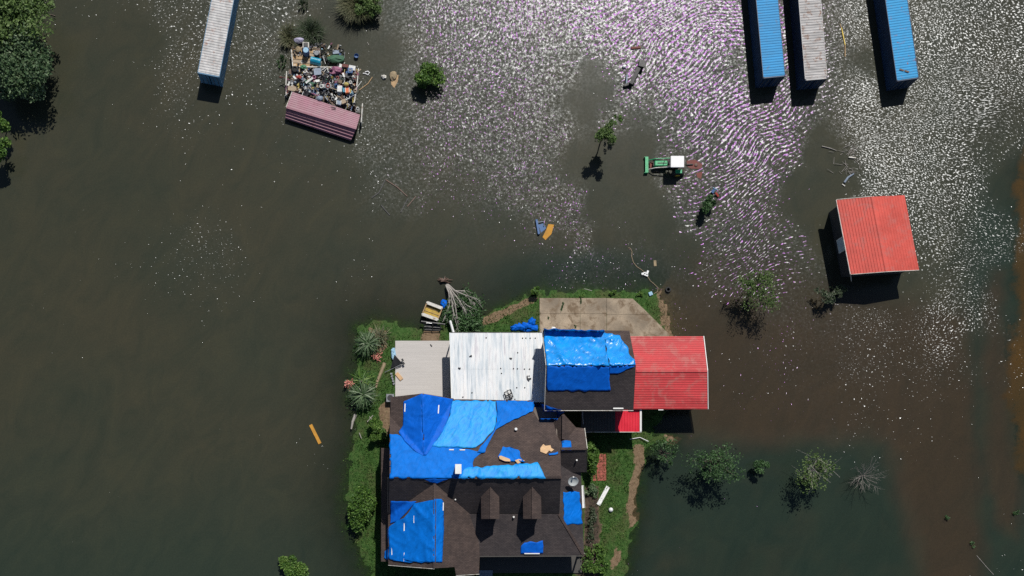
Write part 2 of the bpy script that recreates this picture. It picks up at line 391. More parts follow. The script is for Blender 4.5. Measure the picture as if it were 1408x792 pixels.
dr = t.mix(t.attr('bed')[2], dr, t.ramp(n2.outputs[0], [(0.35, (0.03, 0.025, 0.02)), (0.7, (0.12, 0.085, 0.065))]))
dn = t.math('ADD', t.attr('dirt')[2], t.math('MULTIPLY', t.math('SUBTRACT', n2.outputs[0], 0.5), 1.1))
c = t.mix(t.ramp(dn, [(0.42, 0), (0.6, 1)]), gr, dr)
cn = t.math('ADD', t.attr('clay')[2], t.math('MULTIPLY', t.math('SUBTRACT', n2.outputs[0], 0.5), 1.3))
c = t.mix(t.ramp(cn, [(0.4, 0), (0.7, 1)]), c, (0.27, 0.13, 0.035))
c = t.mix(1, c, t.ramp(n3.outputs[0], [(0.25, 0.6), (0.75, 1.35)]), 'MULTIPLY')
ground.data.materials.append(t.done(t.pbr(c, 0.95, 0, 0.2, t.bump(n3.outputs[0], 0.8, 0.06))))

# wind patches and painted sun glints: share of wave facets turned to mirror the sun
GL = [(0,300,0),(100,100,0.009),(200,60,0.019),(180,120,0.034),(245,30,0.28),(262,70,0.32),(345,20,0.32),(332,75,0.3),(252,118,0.199),(285,150,0.094),(320,125,0.124),(330,180,0.034),(300,60,0.3),(150,220,0.019),(290,340,0.154),(250,260,0.034),(350,250,0.034),(420,270,0.042),(450,190,0.064),(520,180,0.214),(540,230,0.214),(560,270,0.184),(600,200,0.27),(480,40,0.026),(540,10,0.124),(530,70,0.049),(585,40,0.315),(600,10,0.45),(640,80,0.378),(640,150,0.342),(700,60,0.45),(700,150,0.342),(740,20,0.585),(760,100,0.36),(770,180,0.297),(700,230,0.252),(600,310,0.04),(640,260,0.13),(720,270,0.234),(775,285,0.324),(812,325,0.33),(850,350,0.1),(760,330,0.08),(690,320,0.06),(820,365,0.12),(870,375,0.09),(500,370,0.079),(530,385,0.049),(600,360,0.01),(430,340,0.019),(815,90,0.03),(820,150,0.01),(815,230,0.002),(820,280,0.003),(795,210,0.01),(880,200,0.004),(900,280,0.03),(910,310,0.001),(950,345,0.035),(870,170,0.08),(845,165,0.2),(800,30,0.7),(860,20,0.9),(920,40,0.95),(860,100,0.75),(950,100,1),(1000,50,1),(1010,130,1),(1030,200,0.9),(960,180,0.6),(930,210,0.2),(930,262,0.4),(1000,260,0.5),(1050,240,0.75),(1040,300,0.5),(1090,130,0.8),(1090,50,0.8),(1100,180,0.4),(1118,215,0.01),(1150,240,0.005),(1160,175,0.5),(1180,130,0.85),(1195,205,0.9),(1100,250,0.01),(1115,290,0.01),(1130,320,0.05),(1080,320,0.3),(1200,250,0.85),(1192,85,0.1),(1160,40,0.624),(1230,200,0.741),(1280,60,0.702),(1330,130,0.702),(1390,60,0.624),(1280,200,0.702),(1320,260,0.624),(1290,320,0.585),(1350,330,0.4),(1375,200,0.25),(1400,260,0),(1390,400,0),(1255,410,0.08),(1225,410,0.065),(1290,420,0.5),(1330,440,0.5),(1290,480,0.5),(1200,430,0.32),(1150,450,0.26),(1100,420,0.26),(1050,370,0.35),(1000,350,0.32),(980,380,0.2),(960,400,0.095),(980,450,0.065),(1010,500,0.08),(1100,520,0.155),(1180,500,0.245),(1080,560,0.095),(1150,590,0.155),(1240,560,0.08),(1330,560,0.035),(1380,600,0),(1150,650,0.03),(1200,680,0.025),(1050,620,0.005),(1100,740,0.005),(1200,750,0.01),(900,650,0),(1300,700,0),(1120,370,0.3),(1130,345,0.065),(1020,92,0.25),(0,600,0),(200,500,0),(300,700,0),(450,500,0),(400,420,0.009),(450,780,0),(1000,780,0),(1000,620,0),(960,520,0),(700,380,0),(650,400,0),(-200,-200,0.034),(300,-200,0.4),(900,-200,1),(1600,-100,0.624),(1600,500,0),(700,1000,0),(1180,560,0.16),(1120,600,0.08),(1200,620,0.08),(1060,480,0.12),(1240,480,0.16),(1310,520,0.14),(1350,480,0.08),(330,230,0.03),(200,250,0.012),(390,300,0.02),(460,250,0.04),(560,330,0.03),(620,330,0.05),(470,330,0.02),(1070,190,0.8),(1085,215,0.5),(1180,170,0.75),(1150,140,0.7),(1030,340,0.4),(960,300,0.3),(1090,350,0.3),(1100,400,0.25),(1140,150,0.55),(1215,240,0.9),(1225,262,0.8),(1250,250,0.75),(1130,180,0.02),(1150,205,0.01),(1170,225,0.01),(1185,250,0.01),(1130,260,0.005),(1100,290,0.01),(1130,430,0.25),(1200,410,0.02),(1260,430,0.2),(830,120,0.01),(845,200,0.004),(860,240,0.002),(800,140,0.03),(830,320,0.01),(880,250,0.01),(1130,650,0.03),(1230,700,0.02),(1060,540,0.08),(1000,470,0.05),(1130,500,0.16)]
WX, WY = np.meshgrid(axis(-50, 76, 0.5), axis(-10, 66, 0.5))
QX, QY = to_px(WX, WY); QX = np.clip(QX, -400, 1800); QY = np.clip(QY, -300, 1100)
jx = 14 * fnoise(WX, WY, 0.25, 1.5) + 7 * fnoise(WX, WY, 0.9, 2.5); jy = 14 * fnoise(WX, WY, 0.25, 4.5) + 7 * fnoise(WX, WY, 0.9, 6.5)
num = np.zeros(WX.shape); den = np.zeros(WX.shape)
for gx_, gy_, gv in GL:
    wgt = 1.0 / (((QX + jx - gx_) ** 2 + (QY + jy - gy_) ** 2) + 60) ** 1.8
    num += wgt * gv; den += wgt
gd = np.clip(num / den, 0, 1)
half = np.stack([-WX, -WY, np.full(WX.shape, CAM_H)], -1); half /= np.linalg.norm(half, axis=-1, keepdims=True)
half = half + np.array(SUN); half /= np.linalg.norm(half, axis=-1, keepdims=True)
hx = half[..., 0] / half[..., 2]; hy = half[..., 1] / half[..., 2]  # ripple slopes aimed to throw sun glints into the camera
from statistics import NormalDist
zq = np.interp(gd, np.linspace(0, 1, 401), [NormalDist().inv_cdf(min(0.37, max(2e-5, q * 0.37))) for q in np.linspace(0, 1, 401)])
thr = 0.5 - 0.118 * zq
# bed depth under each water vertex (nearest ground sample)
ix = np.clip(np.searchsorted(gx, WX[0]), 1, len(gx) - 1); iy = np.clip(np.searchsorted(gy, WY[:, 0]), 1, len(gy) - 1)
fx = (WX[0] - gx[ix - 1]) / (gx[ix] - gx[ix - 1]); fy = (WY[:, 0] - gy[iy - 1]) / (gy[iy] - gy[iy - 1])
dd = (hz[iy - 1][:, ix - 1] * (1 - fx) + hz[iy - 1][:, ix] * fx) * (1 - fy)[:, None] + (hz[iy][:, ix - 1] * (1 - fx) + hz[iy][:, ix] * fx) * fy[:, None]
sfn = fnoise(WX, WY, 0.2, 7.7) + .6 * fnoise(WX, WY, 0.55, 3.3)
sediment_noise = sfn
silt = 0.85 * smooth(sdist(YARD, QX, QY) / 12.4 + 1.6 * sfn, -2.6, 1.8) * smooth(QY, 330, 470)
weed = np.maximum(smooth(QX, 1300, 1370) * smooth(QY, 150, 300), smooth(sdist(LAWN, QX, QY) / 12.4 + .9 * fnoise(WX, WY, 0.3, 5.7), -1.6, 2.0)); weed = np.maximum(weed, .8 * smooth(np.hypot((QX - 800) / 170, (QY - 385) / 55) + .2 * sfn, 1.1, .5)); silt = np.maximum(silt, 0.8 * smooth(sdist(EASTDIRT, QX, QY) / 12.4 + 1.2 * sfn, -1.5, 1.5)); weed = np.clip(weed * (1 + .5 * sfn), 0, 1); weed = np.maximum(weed, 0.7 * smooth(QY, 560, 800) * (1 - smooth(QX, 520, 700)))
crest = np.maximum(smooth(np.hypot((QX - 960) / 190, (QY - 90) / 170), 1.25, 0.75), smooth(np.hypot((QX - 1020) / 120, (QY - 280) / 170), 1.2, 0.8))
water = grid_mesh('flood_water', WX, WY, np.zeros(WX.shape), {'thr': thr, 'sx': hx, 'sy': hy, 'depth': np.clip(-dd, 0, 3), 'silt': silt, 'weed': weed, 'chop': 0.08 + 0.92 * smooth(gd, 0.0, 0.25), 'crest': crest, 'leftness': smooth(QX, 1180, 1080) * smooth(QX, 500, 600)})
props(water, 'murky brown green flood water with wind ruffles and sun glints set into its ripples', kind='structure')
t = NT('flood_water'); p = t.pos()
def vmath(op, a, b=None, sc=None):
    n = t.node('ShaderNodeVectorMath', operation=op); t.link(a, n.inputs[0])
    if b is not None: t.val(n.inputs[1], b)
    if sc is not None: t.val(n.inputs['Scale'], sc)
    return n.outputs[0]
HALF = (0.5, 0.5, 0.5)
wn_ = t.noise(p, 0.055, 2, 0.5); pw = vmath('ADD', p, vmath('MULTIPLY', vmath('SUBTRACT', wn_.outputs['Color'], HALF), (9.0, 14.0, 0)))
nA = t.noise(t.mapped(pw, (2.6, 5.6, 1), (0, 0, R(-24))), 1.0, 2, 0.5, 0.25)     # long-crested wavelets
wv = t.node('ShaderNodeTexWave', wave_type='BANDS', bands_direction='Y', wave_profile='SIN'); t.link(t.mapped(pw, (0.35, 1, 1), (0, 0, R(-24))), wv.inputs[0])
wv.inputs['Scale'].default_value = 0.72; wv.inputs['Distortion'].default_value = 4.5; wv.inputs['Detail'].default_value = 2; wv.inputs['Detail Scale'].default_value = 0.9; wv.inputs['Detail Roughness'].default_value = 0.5
nB1 = t.noise(t.mapped(pw, (4.2, 7.4, 1), (0, 0, R(12))), 1.0, 2, 0.55, 0.3); nB2 = t.noise(t.mapped(pw, (7.0, 3.6, 1), (0, 0, R(8))), 1.0, 2, 0.5, 0.3); lf = t.attr('leftness')[2]      # choppy finer ripples
nC = t.noise(p, 4.0, 3, 0.7)
cr = t.attr('crest')[2]; thr_ = t.attr('thr')[2]
wA = t.math('ADD', t.math('MULTIPLY', nA.outputs[0], 0.85), t.math('MULTIPLY', t.math('ADD', t.math('MULTIPLY', wv.outputs['Fac'], 0.17), -0.01), 1.0))
w_ = t.math('ADD', t.math('MULTIPLY', wA, cr), t.math('MULTIPLY', t.math('ADD', t.math('MULTIPLY', nB1.outputs[0], t.math('SUBTRACT', 1.0, lf)), t.math('MULTIPLY', nB2.outputs[0], lf)), t.math('SUBTRACT', 1.0, cr)))
face = t.node('ShaderNodeMapRange', interpolation_type='SMOOTHSTEP'); t.link(t.math('SUBTRACT', w_, thr_), face.inputs[0])
face.inputs[1].default_value = -0.06; face.inputs[2].default_value = 0.05
cmb = t.node('ShaderNodeCombineXYZ'); t.link(t.math('MULTIPLY', t.attr('sx')[2], face.outputs[0]), cmb.inputs[0]); t.link(t.math('MULTIPLY', t.attr('sy')[2], face.outputs[0]), cmb.inputs[1])
jit = vmath('MULTIPLY', vmath('SUBTRACT', nC.outputs['Color'], HALF), (0.50, 0.50, 0))
jit = vmath('SCALE', jit, None, t.attr('chop')[2])
nrm = vmath('NORMALIZE', vmath('ADD', vmath('ADD', cmb.outputs[0], jit), (0, 0, 1)))
big = t.noise(p, 0.07, 4, 0.6); fine = t.noise(p, 6.0, 3, 0.7); swirl = t.noise(t.mapped(p, (1, .5, 1), (0, 0, .6)), 0.32, 6, 0.68, 1.6)
col = t.mix(t.ramp(big.outputs[0], [(0.35, 0), (0.65, 1)]), (0.0385, 0.0425, 0.0285), (0.0480, 0.0460, 0.0295))
col = t.mix(t.attr('weed')[2], col, (0.0245, 0.0385, 0.0275))
col = t.mix(t.attr('silt')[2], col, (0.054, 0.0390, 0.0255))
col = t.mix(1, col, t.ramp(fine.outputs[0], [(0.25, 0.86), (0.75, 1.14)]), 'MULTIPLY')
col = t.mix(1, col, t.ramp(swirl.outputs[0], [(0.3, (0.84, 0.9, 0.92)), (0.5, (1, 1, 1)), (0.7, (1.14, 1.10, 1.05))]), 'MULTIPLY')
dif = t.node('ShaderNodeBsdfDiffuse'); t.link(col, dif.inputs[0])
trn = t.node('ShaderNodeBsdfTransparent'); trn.inputs[0].default_value = (0.62, 0.64, 0.55, 1)
op = t.math('SUBTRACT', 1.0, t.math('POWER', 2.71828, t.math('MULTIPLY', t.attr('depth')[2], -4.2)), clamp=True)
m1 = t.node('ShaderNodeMixShader'); t.link(op, m1.inputs[0]); t.link(trn.outputs[0], m1.inputs[1]); t.link(dif.outputs[0], m1.inputs[2])
gl = t.node('ShaderNodeBsdfAnisotropic'); t.link(t.math('ADD', 0.20, t.math('MULTIPLY', t.attr('chop')[2], 0.085)), gl.inputs['Roughness']); t.link(nrm, gl.inputs['Normal'])
fringe = t.noise(p, 0.35, 3, 0.6); fringe2 = t.noise(p, 3.2, 2, 0.5)  # purple lens fringe on the sun glints, painted into the gloss colour
of = t.math('MULTIPLY', t.ramp(fringe2.outputs[0], [(0.45, 0), (0.53, 1)]), t.math('MULTIPLY', t.ramp(fringe.outputs[0], [(0.26, 0), (0.42, 1)]), t.attr('leftness')[2]))
of = t.math('MULTIPLY', of, t.math('MULTIPLY', face.outputs[0], 9.0, clamp=True))
t.link(t.mix(of, (0.93, 0.96, 1.0), (0.70, 0.30, 0.92)), gl.inputs['Color'])
fr = t.node('ShaderNodeFresnel'); fr.inputs[0].default_value = 1.33; t.link(nrm, fr.inputs['Normal'])
m2 = t.node('ShaderNodeMixShader'); t.link(fr.outputs[0], m2.inputs[0]); t.link(m1.outputs[0], m2.inputs[1]); t.link(gl.outputs[0], m2.inputs[2])
water.data.materials.append(t.done(m2.outputs[0]))

def gz(px, py):
    """ground (or water) height at a surveyed spot"""
    q = P(px, py, 0.1); i = int(np.clip(np.searchsorted(gx, q.x), 1, len(gx) - 1)); j = int(np.clip(np.searchsorted(gy, q.y), 1, len(gy) - 1))
    return float(max(hz[j, i], hz[j - 1, i - 1]))

# ------------------------------------------------------------------ roofs as surveyed planes
ROOF = []
def slab(parent, name, pts, pl, mt, th=0.14, reg=True, label=None):
    ps = [PP(x, y, pl) for x, y in pts]
    if reg: ROOF.append(([(q.x, q.y) for q in ps], pl))
    return MB().prism(ps, th).build(name, mt, parent, label=label)
def Hroof(x, y):
    h = np.full(x.shape, -9.0)
    for poly, (a, b, c) in ROOF:
        m = pip(poly, x, y); h = np.where(m, np.maximum(h, a + b * x + c * y), h)
    return h
def drape_pts(px, py, lift=0.05, low=0.3):
    dx = (px - NX) / FPX; dy = -(py - NY) / FPX; dz = -np.ones(px.shape)
    lo = np.full(px.shape, low); hi = np.full(px.shape, 10.5); z = hi.copy(); found = np.zeros(px.shape, bool)
    prev = hi.copy()
    for zz in np.arange(10.5, low, -0.25):
        tt = (zz - CAM_H) / dz; h = Hroof(dx * tt, dy * tt)
        hit = (~found) & (h >= zz); lo = np.where(hit, zz, lo); hi = np.where(hit, zz + 0.25, hi); found |= hit
    for _ in range(7):
        m = (lo + hi) / 2; tt = (m - CAM_H) / dz; h = Hroof(dx * tt, dy * tt); up = h >= m
        lo = np.where(up, m, lo); hi = np.where(up, hi, m)
    z = np.where(found, lo, np.nan)
    # unfound spots (cloth hanging past an edge) take the nearest found height a little lower
    if np.isnan(z).any():
        zf = np.nanmean(z) if (~np.isnan(z)).any() else low
        for r in range(z.shape[0]):
            row = z[r]; ok = ~np.isnan(row)
            if ok.any(): row[~ok] = np.interp(np.flatnonzero(~ok), np.flatnonzero(ok), row[ok]) - 0.12
        for r in range(z.shape[0]):
            if np.isnan(z[r]).all(): z[r] = z[r - 1] - 0.05 if r and not np.isnan(z[r - 1]).all() else zf
    tt = (z + lift - CAM_H) / dz
    return dx * tt, dy * tt, z + lift
def tarp(label, left, right, mt, amp=0.05, wl=0.8, ang=0.5, seed=0, parent=None, name='tarp', group='blue tarps nailed over the damaged roofs', res=0.16, ragged=2.0, cat='tarp', lift=0.05, curl=0.06):
    y0, y1 = left[0][1], left[-1][1]
    nr = max(6, int((y1 - y0) / 13 / res)); wid = max(abs(r[0] - l[0]) for l in left for r in right); nc = max(6, int(wid / 13 / res))
    ly = [q[1] for q in left]; lx = [q[0] for q in left]; ry = [q[1] for q in right]; rx = [q[0] for q in right]
    yr0, yr1 = ry[0], ry[-1]
    T = np.linspace(0, 1, nr + 1)[:, None]; U = np.linspace(0, 1, nc + 1)[None, :]
    yl = y0 + (y1 - y0) * T; yr = yr0 + (yr1 - yr0) * T
    xl = np.interp(yl, ly, lx); xr = np.interp(yr, ry, rx)
    px = xl + (xr - xl) * U; py = yl + (yr - yl) * U
    for r in range(nr + 1):
        for c_ in range(nc + 1):
            e = min(c_, nc - c_, r, nr - r)
            if e < 2: px[r, c_] += ragged * mnoise.noise((py[r, c_] * .12, seed, c_ * .01)) * (1 - e / 2); py[r, c_] += ragged * mnoise.noise((px[r, c_] * .12, seed + 3, 1)) * (1 - e / 2)
    x, y, z = drape_pts(px, py, lift)
    ca, sa = math.cos(ang), math.sin(ang)
    for r in range(nr + 1):
        for c_ in range(nc + 1):
            xx = (x[r, c_] * ca + y[r, c_] * sa) / wl; yy = (-x[r, c_] * sa + y[r, c_] * ca) / (wl * 3.2)
            n = mnoise.noise((xx, yy, seed)); rid = (1 - abs(n) * 2.6); rid = max(rid, 0) ** 2.2
            n2 = mnoise.noise((x[r, c_] / wl / 2.2, y[r, c_] / wl / 2.2, seed + 9))
            edge = min(c_, nc - c_, r, nr - r)
            z[r, c_] += amp * (rid * (0.4 + max(0, n2) * 2) + 0.4 * (n2 + 0.5)) + (curl * max(0, mnoise.noise((x[r, c_], y[r, c_], 4))) if edge < 1 else 0)
    vs = np.stack([x, y, z], -1).reshape(-1, 3).tolist(); fs = []
    for r in range(nr):
        for c_ in range(nc):
            a = r * (nc + 1) + c_; fs.append((a, a + nc + 1, a + nc + 2, a + 1))
    b = MB(); b.v = [tuple(v) for v in vs]; b.f = fs
    o = b.build(name, mt, parent, smooth=True)
    sm = o.modifiers.new('thick', 'SOLIDIFY'); sm.thickness = 0.012; sm.offset = 0
    if parent is None: props(o, label, cat, group)
    return o
def batten(parent, a, b):
    """nailed timber strip lying on a tarp between two surveyed spots"""
    x, y, z = drape_pts(np.array([[a[0], b[0]]], float), np.array([[a[1], b[1]]], float), 0.13)
    MB().bar((x[0, 0], y[0, 0], z[0, 0]), (x[0, 1], y[0, 1], z[0, 1]), 0.11, 0.05).build('batten', 'white_paint', parent)

# ================================================================== THE HOUSE
hc = P(660, 660, 0.2)
house = thing('house', 'dark brown shingled house with two dormers, half covered in blue tarps', 'house', (hc.x, hc.y, 0.2))
plN = plane3((560, 657, 8.2), (760, 657, 8.2), (650, 549, 5.1))
plS = plane3((560, 657, 8.2), (760, 657, 8.2), (700, 706, 4.95))
plPS = plane3((655, 706, 4.95), (768, 706, 4.95), (700, 764, 3.75))
plPE = plane3((769, 706, 4.95), (768, 640, 4.95), (802, 763, 3.75))
zA = PP(583, 625, plN).z
plAW = plane3((580.5, 541, zA), (583, 625, zA), (537, 570, zA - 1.5)); plAE = plane3((580.5, 541, zA), (583, 625, zA), (622, 552, 5.15))
zC = PP(598, 664.5, plS).z
plCW = plane3((597.8, 664, zC), (597.3, 781, zC), (533, 730, 4.7)); plCE = plane3((597.8, 664, zC), (597.3, 781, zC), (659, 750, 4.1))
plBN = plane3((771, 617, 6.1), (806, 617, 6.1), (790, 588, 4.75)); plBS = plane3((771, 617, 6.1), (806, 617, 6.1), (790, 649, 4.3))
zB = 5.9
plBW = plane3((774.8, 569, zB), (774.5, 608, zB), (761, 581, zB - 1.0)); plBE = plane3((774.8, 569, zB), (774.5, 608, zB), (791, 587, zB - 1.15))
slab(house, 'north_roof', [(535.5, 657), (771.5, 655.5), (770.5, 616), (761, 581), (742, 581), (734, 566), (733, 551), (640, 549), (550, 549), (536, 552)], plN, 'shingle')
slab(house, 'south_roof', [(535.5, 657.6), (771.5, 656.1), (769, 706), (534.3, 706)], plS, 'shingle_shade')
slab(house, 'porch_roof', [(600, 706.5), (768.3, 706.5), (802.5, 763.5), (640, 764.5), (600, 764)], plPS, 'shingle_shade', 0.12)
slab(house, 'side_porch_roof', [(768.8, 706), (768.3, 634), (798.5, 634), (803, 763)], plPE, 'shingle_shade', 0.12)
slab(house, 'gable_roof', [(580.5, 541), (583, 626), (537, 604), (537, 546)], plAW, 'shingle')
slab(house, 'gable_roof', [(580.8, 541), (583.3, 626), (632, 604), (624, 548)], plAE, 'shingle')
slab(house, 'gable_roof', [(597.8, 664), (597.3, 781.5), (534, 776.5), (533.5, 690)], plCW, 'shingle')
slab(house, 'gable_roof', [(598.1, 664), (597.6, 781.5), (625, 779.5), (627, 790.6), (658.6, 788.7), (659.6, 764), (656, 706)], plCE, 'shingle')
slab(house, 'wing_roof', [(769, 617), (806.7, 616.6), (803, 589), (791, 587.5), (764, 600)], plBN, 'shingle')
slab(house, 'wing_roof', [(770.5, 617.3), (806.7, 616.9), (805.5, 649), (770.5, 650)], plBS, 'shingle_shade')
slab(house, 'wing_gable_roof', [(774.8, 569), (774.5, 608), (765, 607), (760.5, 581)], plBW, 'shingle')
slab(house, 'wing_gable_roof', [(775, 569), (774.7, 608), (790, 600), (792, 587.5)], plBE, 'shingle')
# ridge caps
rc = MB()
def cap(b, a, pa, c_, pc, r=0.07):
    A_ = PP(*a, pa); B_ = PP(*c_, pc); b.bar(A_ + Vector((0, 0, .03)), B_ + Vector((0, 0, .03)), 0.28, 0.06)
for a, pa, b_, pb in (((772, 656, ), plN, (652, 656.8), plN), ((597.8, 665), plCW, (597.3, 781), plCW), ((771, 617), plBN, (806, 616.7), plBN), ((774.8, 570), plBW, (774.5, 604), plBW), ((768.5, 707), plPS, (802, 763), plPS)):
    o = MB(); cap(o, a, pa, b_, pb); o.build('ridge_cap', 'shingle', house)
# walls
def wall_block(parent, px, zt, z0=-0.2, mt='wall_siding', name='wall', inset=None):
    pts = [P(x, y, zt) for x, y in px]
    return MB().block([(q.x, q.y) for q in pts], z0, zt).build(name, mt, parent)
wall_block(house, [(541, 560), (764, 560), (764, 700), (541, 700)], 4.2)
wall_block(house, [(541, 700.3), (652, 700.3), (652, 776), (541, 776)], 4.0)
wall_block(house, [(764.3, 594), (799, 594), (799, 640), (764.3, 640)], 4.1)
def gable_end(parent, a, b, top, z, zt, th=0.12, mt='wall_siding', d=(0, -1)):
    A_ = P(*a, z); B_ = P(*b, z); T_ = P(*top, zt); off = Vector((d[0] * th, d[1] * th, 0))
    MB().add([A_, B_, T_, A_ + off, B_ + off, T_ + off], [(0, 1, 2), (5, 4, 3), (0, 3, 4, 1), (1, 4, 5, 2), (2, 5, 3, 0)]).build('gable_wall', mt, parent)
gable_end(house, (541, 776), (652, 776), (597.3, 777), 4.0, zC - 0.22)
gable_end(house, (541, 562), (541, 700), (540, 656), 4.2, 7.9, d=(-1, 0))
gable_end(house, (764, 566), (764, 703), (766, 655), 4.2, 7.9, d=(1, 0))
gable_end(house, (543, 551), (618, 551), (581, 548), 4.2, zA - 0.25, d=(0, 1))
gable_end(house, (799, 594), (799, 640), (801, 617), 4.1, 5.85, d=(1, 0))
# chimney flue (white) with cap
cz = PP(628, 656, plN).z
q = P(630, 645, 9.4)
ch = MB().box((q.x, q.y, 8.3), (0.5, 0.75, 2.4)).build('chimney', 'dirty_white', house)
MB().box((q.x, q.y, 9.55), (0.64, 0.98, 0.08)).build('chimney_cap', 'white_paint', ch)
# dormers
for i, cx in enumerate((674.3, 732.0)):
    za = PP(cx, 669.7, plS).z - 0.02
    E0 = za - 0.85
    A0 = P(cx, 669.7, za); A1 = P(cx, 713.5, za); L0 = P(cx - 12.9, 681.3, E0); L1 = P(cx - 12.6, 713.5, E0); R0 = P(cx + 12, 681.3, E0); R1 = P(cx + 12.4, 713.5, E0)
    d0 = MB().prism([A0, A1, L1, L0], 0.1).build('dormer_roof', 'shingle', house)
    MB().prism([A0 + Vector((.01, 0, 0)), R0, R1, A1 + Vector((.01, 0, 0))], 0.1).build('dormer_roof', 'shingle', house)
    MB().bar(A0 + Vector((0, 0, .02)), A1 + Vector((0, 0, .02)), 0.1, 0.05).build('ridge_cap', 'shingle', house)
    fr_y = A1.y + 0.12
    b = MB().box(((L1.x + R1.x) / 2, fr_y + 1.3, E0 - 1.0), (R1.x - L1.x - 0.35, 2.6, 1.9)).build('dormer_wall', 'wall_siding', house)
    MB().add([(L1.x + .12, fr_y - .01, E0 - .08), (R1.x - .12, fr_y - .01, E0 - .08), (A1.x, fr_y - .01, za - .12), (L1.x + .12, fr_y + .1, E0 - .08), (R1.x - .12, fr_y + .1, E0 - .08), (A1.x, fr_y + .1, za - .12)],
             [(0, 1, 2), (5, 4, 3), (0, 3, 4, 1), (1, 4, 5, 2), (2, 5, 3, 0)]).build('dormer_gable', 'dirty_white', house)
    wf = MB().box((A1.x, fr_y - .03, E0 - .7), (0.8, 0.06, 1.0)).build('window', 'white_paint', house)
    MB().box((A1.x, fr_y - .07, E0 - .7), (0.64, 0.03, 0.84)).build('pane', 'glass_dark', wf)
# vents, flashing
for (x, y, pl, s_) in ((709, 590.5, plN, 0.22), (626, 687, plCE, 0.12), (706, 711, plPS, 0.16), (792.5, 633, plBS, 0.14)):
    q = PP(x, y, pl); MB().lathe((q.x, q.y, q.z - 0.05), [(s_ * .5, 0), (s_ * .5, s_ + .1), (s_ * .75, s_ + .12), (s_ * .6, s_ + .2)], 10).build('roof_vent', 'white_paint', house)
# gutters and fascia
def trim(parent, a, pa, b, pb, name='gutter', mt='dirty_white', w_=0.1, h_=0.12, dz=-0.06, out=(0, 0, 0)):
    o = Vector(out)
    return MB().bar(PP(*a, pa) + Vector((0, 0, dz)) + o, PP(*b, pb) + Vector((0, 0, dz)) + o, w_, h_).build(name, mt, parent)
trim(house, (656, 764.4), plPS, (802.5, 763.7), plPS, mt='dark_trim', out=(0, -.06, 0))
trim(house, (806.8, 617), plBN, (803.2, 589), plBN, mt='dirty_white', out=(.06, 0, 0), w_=0.06)
trim(house, (806.8, 617), plBS, (805.6, 649), plBS, mt='dark_trim', out=(.06, 0, 0), w_=0.06)
trim(house, (534, 776.7), plCW, (597.3, 781.7), plCW, 'fascia', 'dirty_white', 0.05, 0.1, out=(0, -.04, 0))
trim(house, (627.2, 791), plCE, (658.8, 789), plCE, 'fascia', 'dirty_white', 0.05, 0.1, out=(0, -.04, 0))
trim(house, (534.0, 657), plS, (533.4, 704), plS, 'fascia', 'dark_trim', 0.05, 0.12, out=(-.04, 0, 0))
# front porch floor, posts, steps, windows
q0 = P(660, 766, 0.45); q1 = P(800, 800, 0.45)
MB().box(((q0.x + q1.x) / 2, (q0.y + q1.y) / 2 + 0.8, 0.3), (q1.x - q0.x, 2.4, 0.25)).build('porch_floor', 'dark_trim', house)
for x in (664, 700, 742, 785, 800):
    q = P(x, 762, 2.6); MB().box((q.x, q.y + 0.1, 2.0), (0.16, 0.16, 3.3)).build('porch_post', 'dirty_white', house)
wy = P(700, 700, 3.0).y
for x in (690, 745):
    q = P(x, 700, 2.0); wf = MB().box((q.x, wy - 0.06, 1.7), (1.2, 0.1, 1.4)).build('window', 'white_paint', house)
    MB().box((q.x, wy - 0.12, 1.7), (1.0, 0.04, 1.2)).build('pane', 'glass_dark', wf)
q = P(718, 700, 2.0); dd_ = MB().box((q.x, wy - 0.06, 1.35), (1.0, 0.1, 2.05)).build('door', 'dull_red', house); MB().box((q.x + .4, wy - .14, 1.3), (.06, .06, .12)).build('handle', 'steel', dd_)
wx = P(541, 640, 3.0).x
for y in (590, 640, 740):
    q = P(541, y, 1.8); wf = MB().box((wx - 0.06, q.y, 1.8), (0.1, 1.1, 1.3)).build('window', 'white_paint', house); MB().box((wx - .12, q.y, 1.8), (0.04, .92, 1.1)).build('pane', 'glass_dark', wf)
# west lean-to roof
plW = plane3((536, 616, 3.5), (536, 730, 3.5), (523, 660, 3.2))
slab(house, 'side_lean_to_roof', [(537, 616), (537, 772), (524, 772), (524, 616)], plW, 'shingle', 0.1)
MB().block([(P(525, 619, 2).x, P(525, 619, 2).y), (P(540, 619, 2).x, P(540, 619, 2).y), (P(540, 768, 2).x, P(540, 768, 2).y), (P(525, 768, 2).x, P(525, 768, 2).y)], -0.1, 3.05).build('side_wall', 'wall_siding', house)

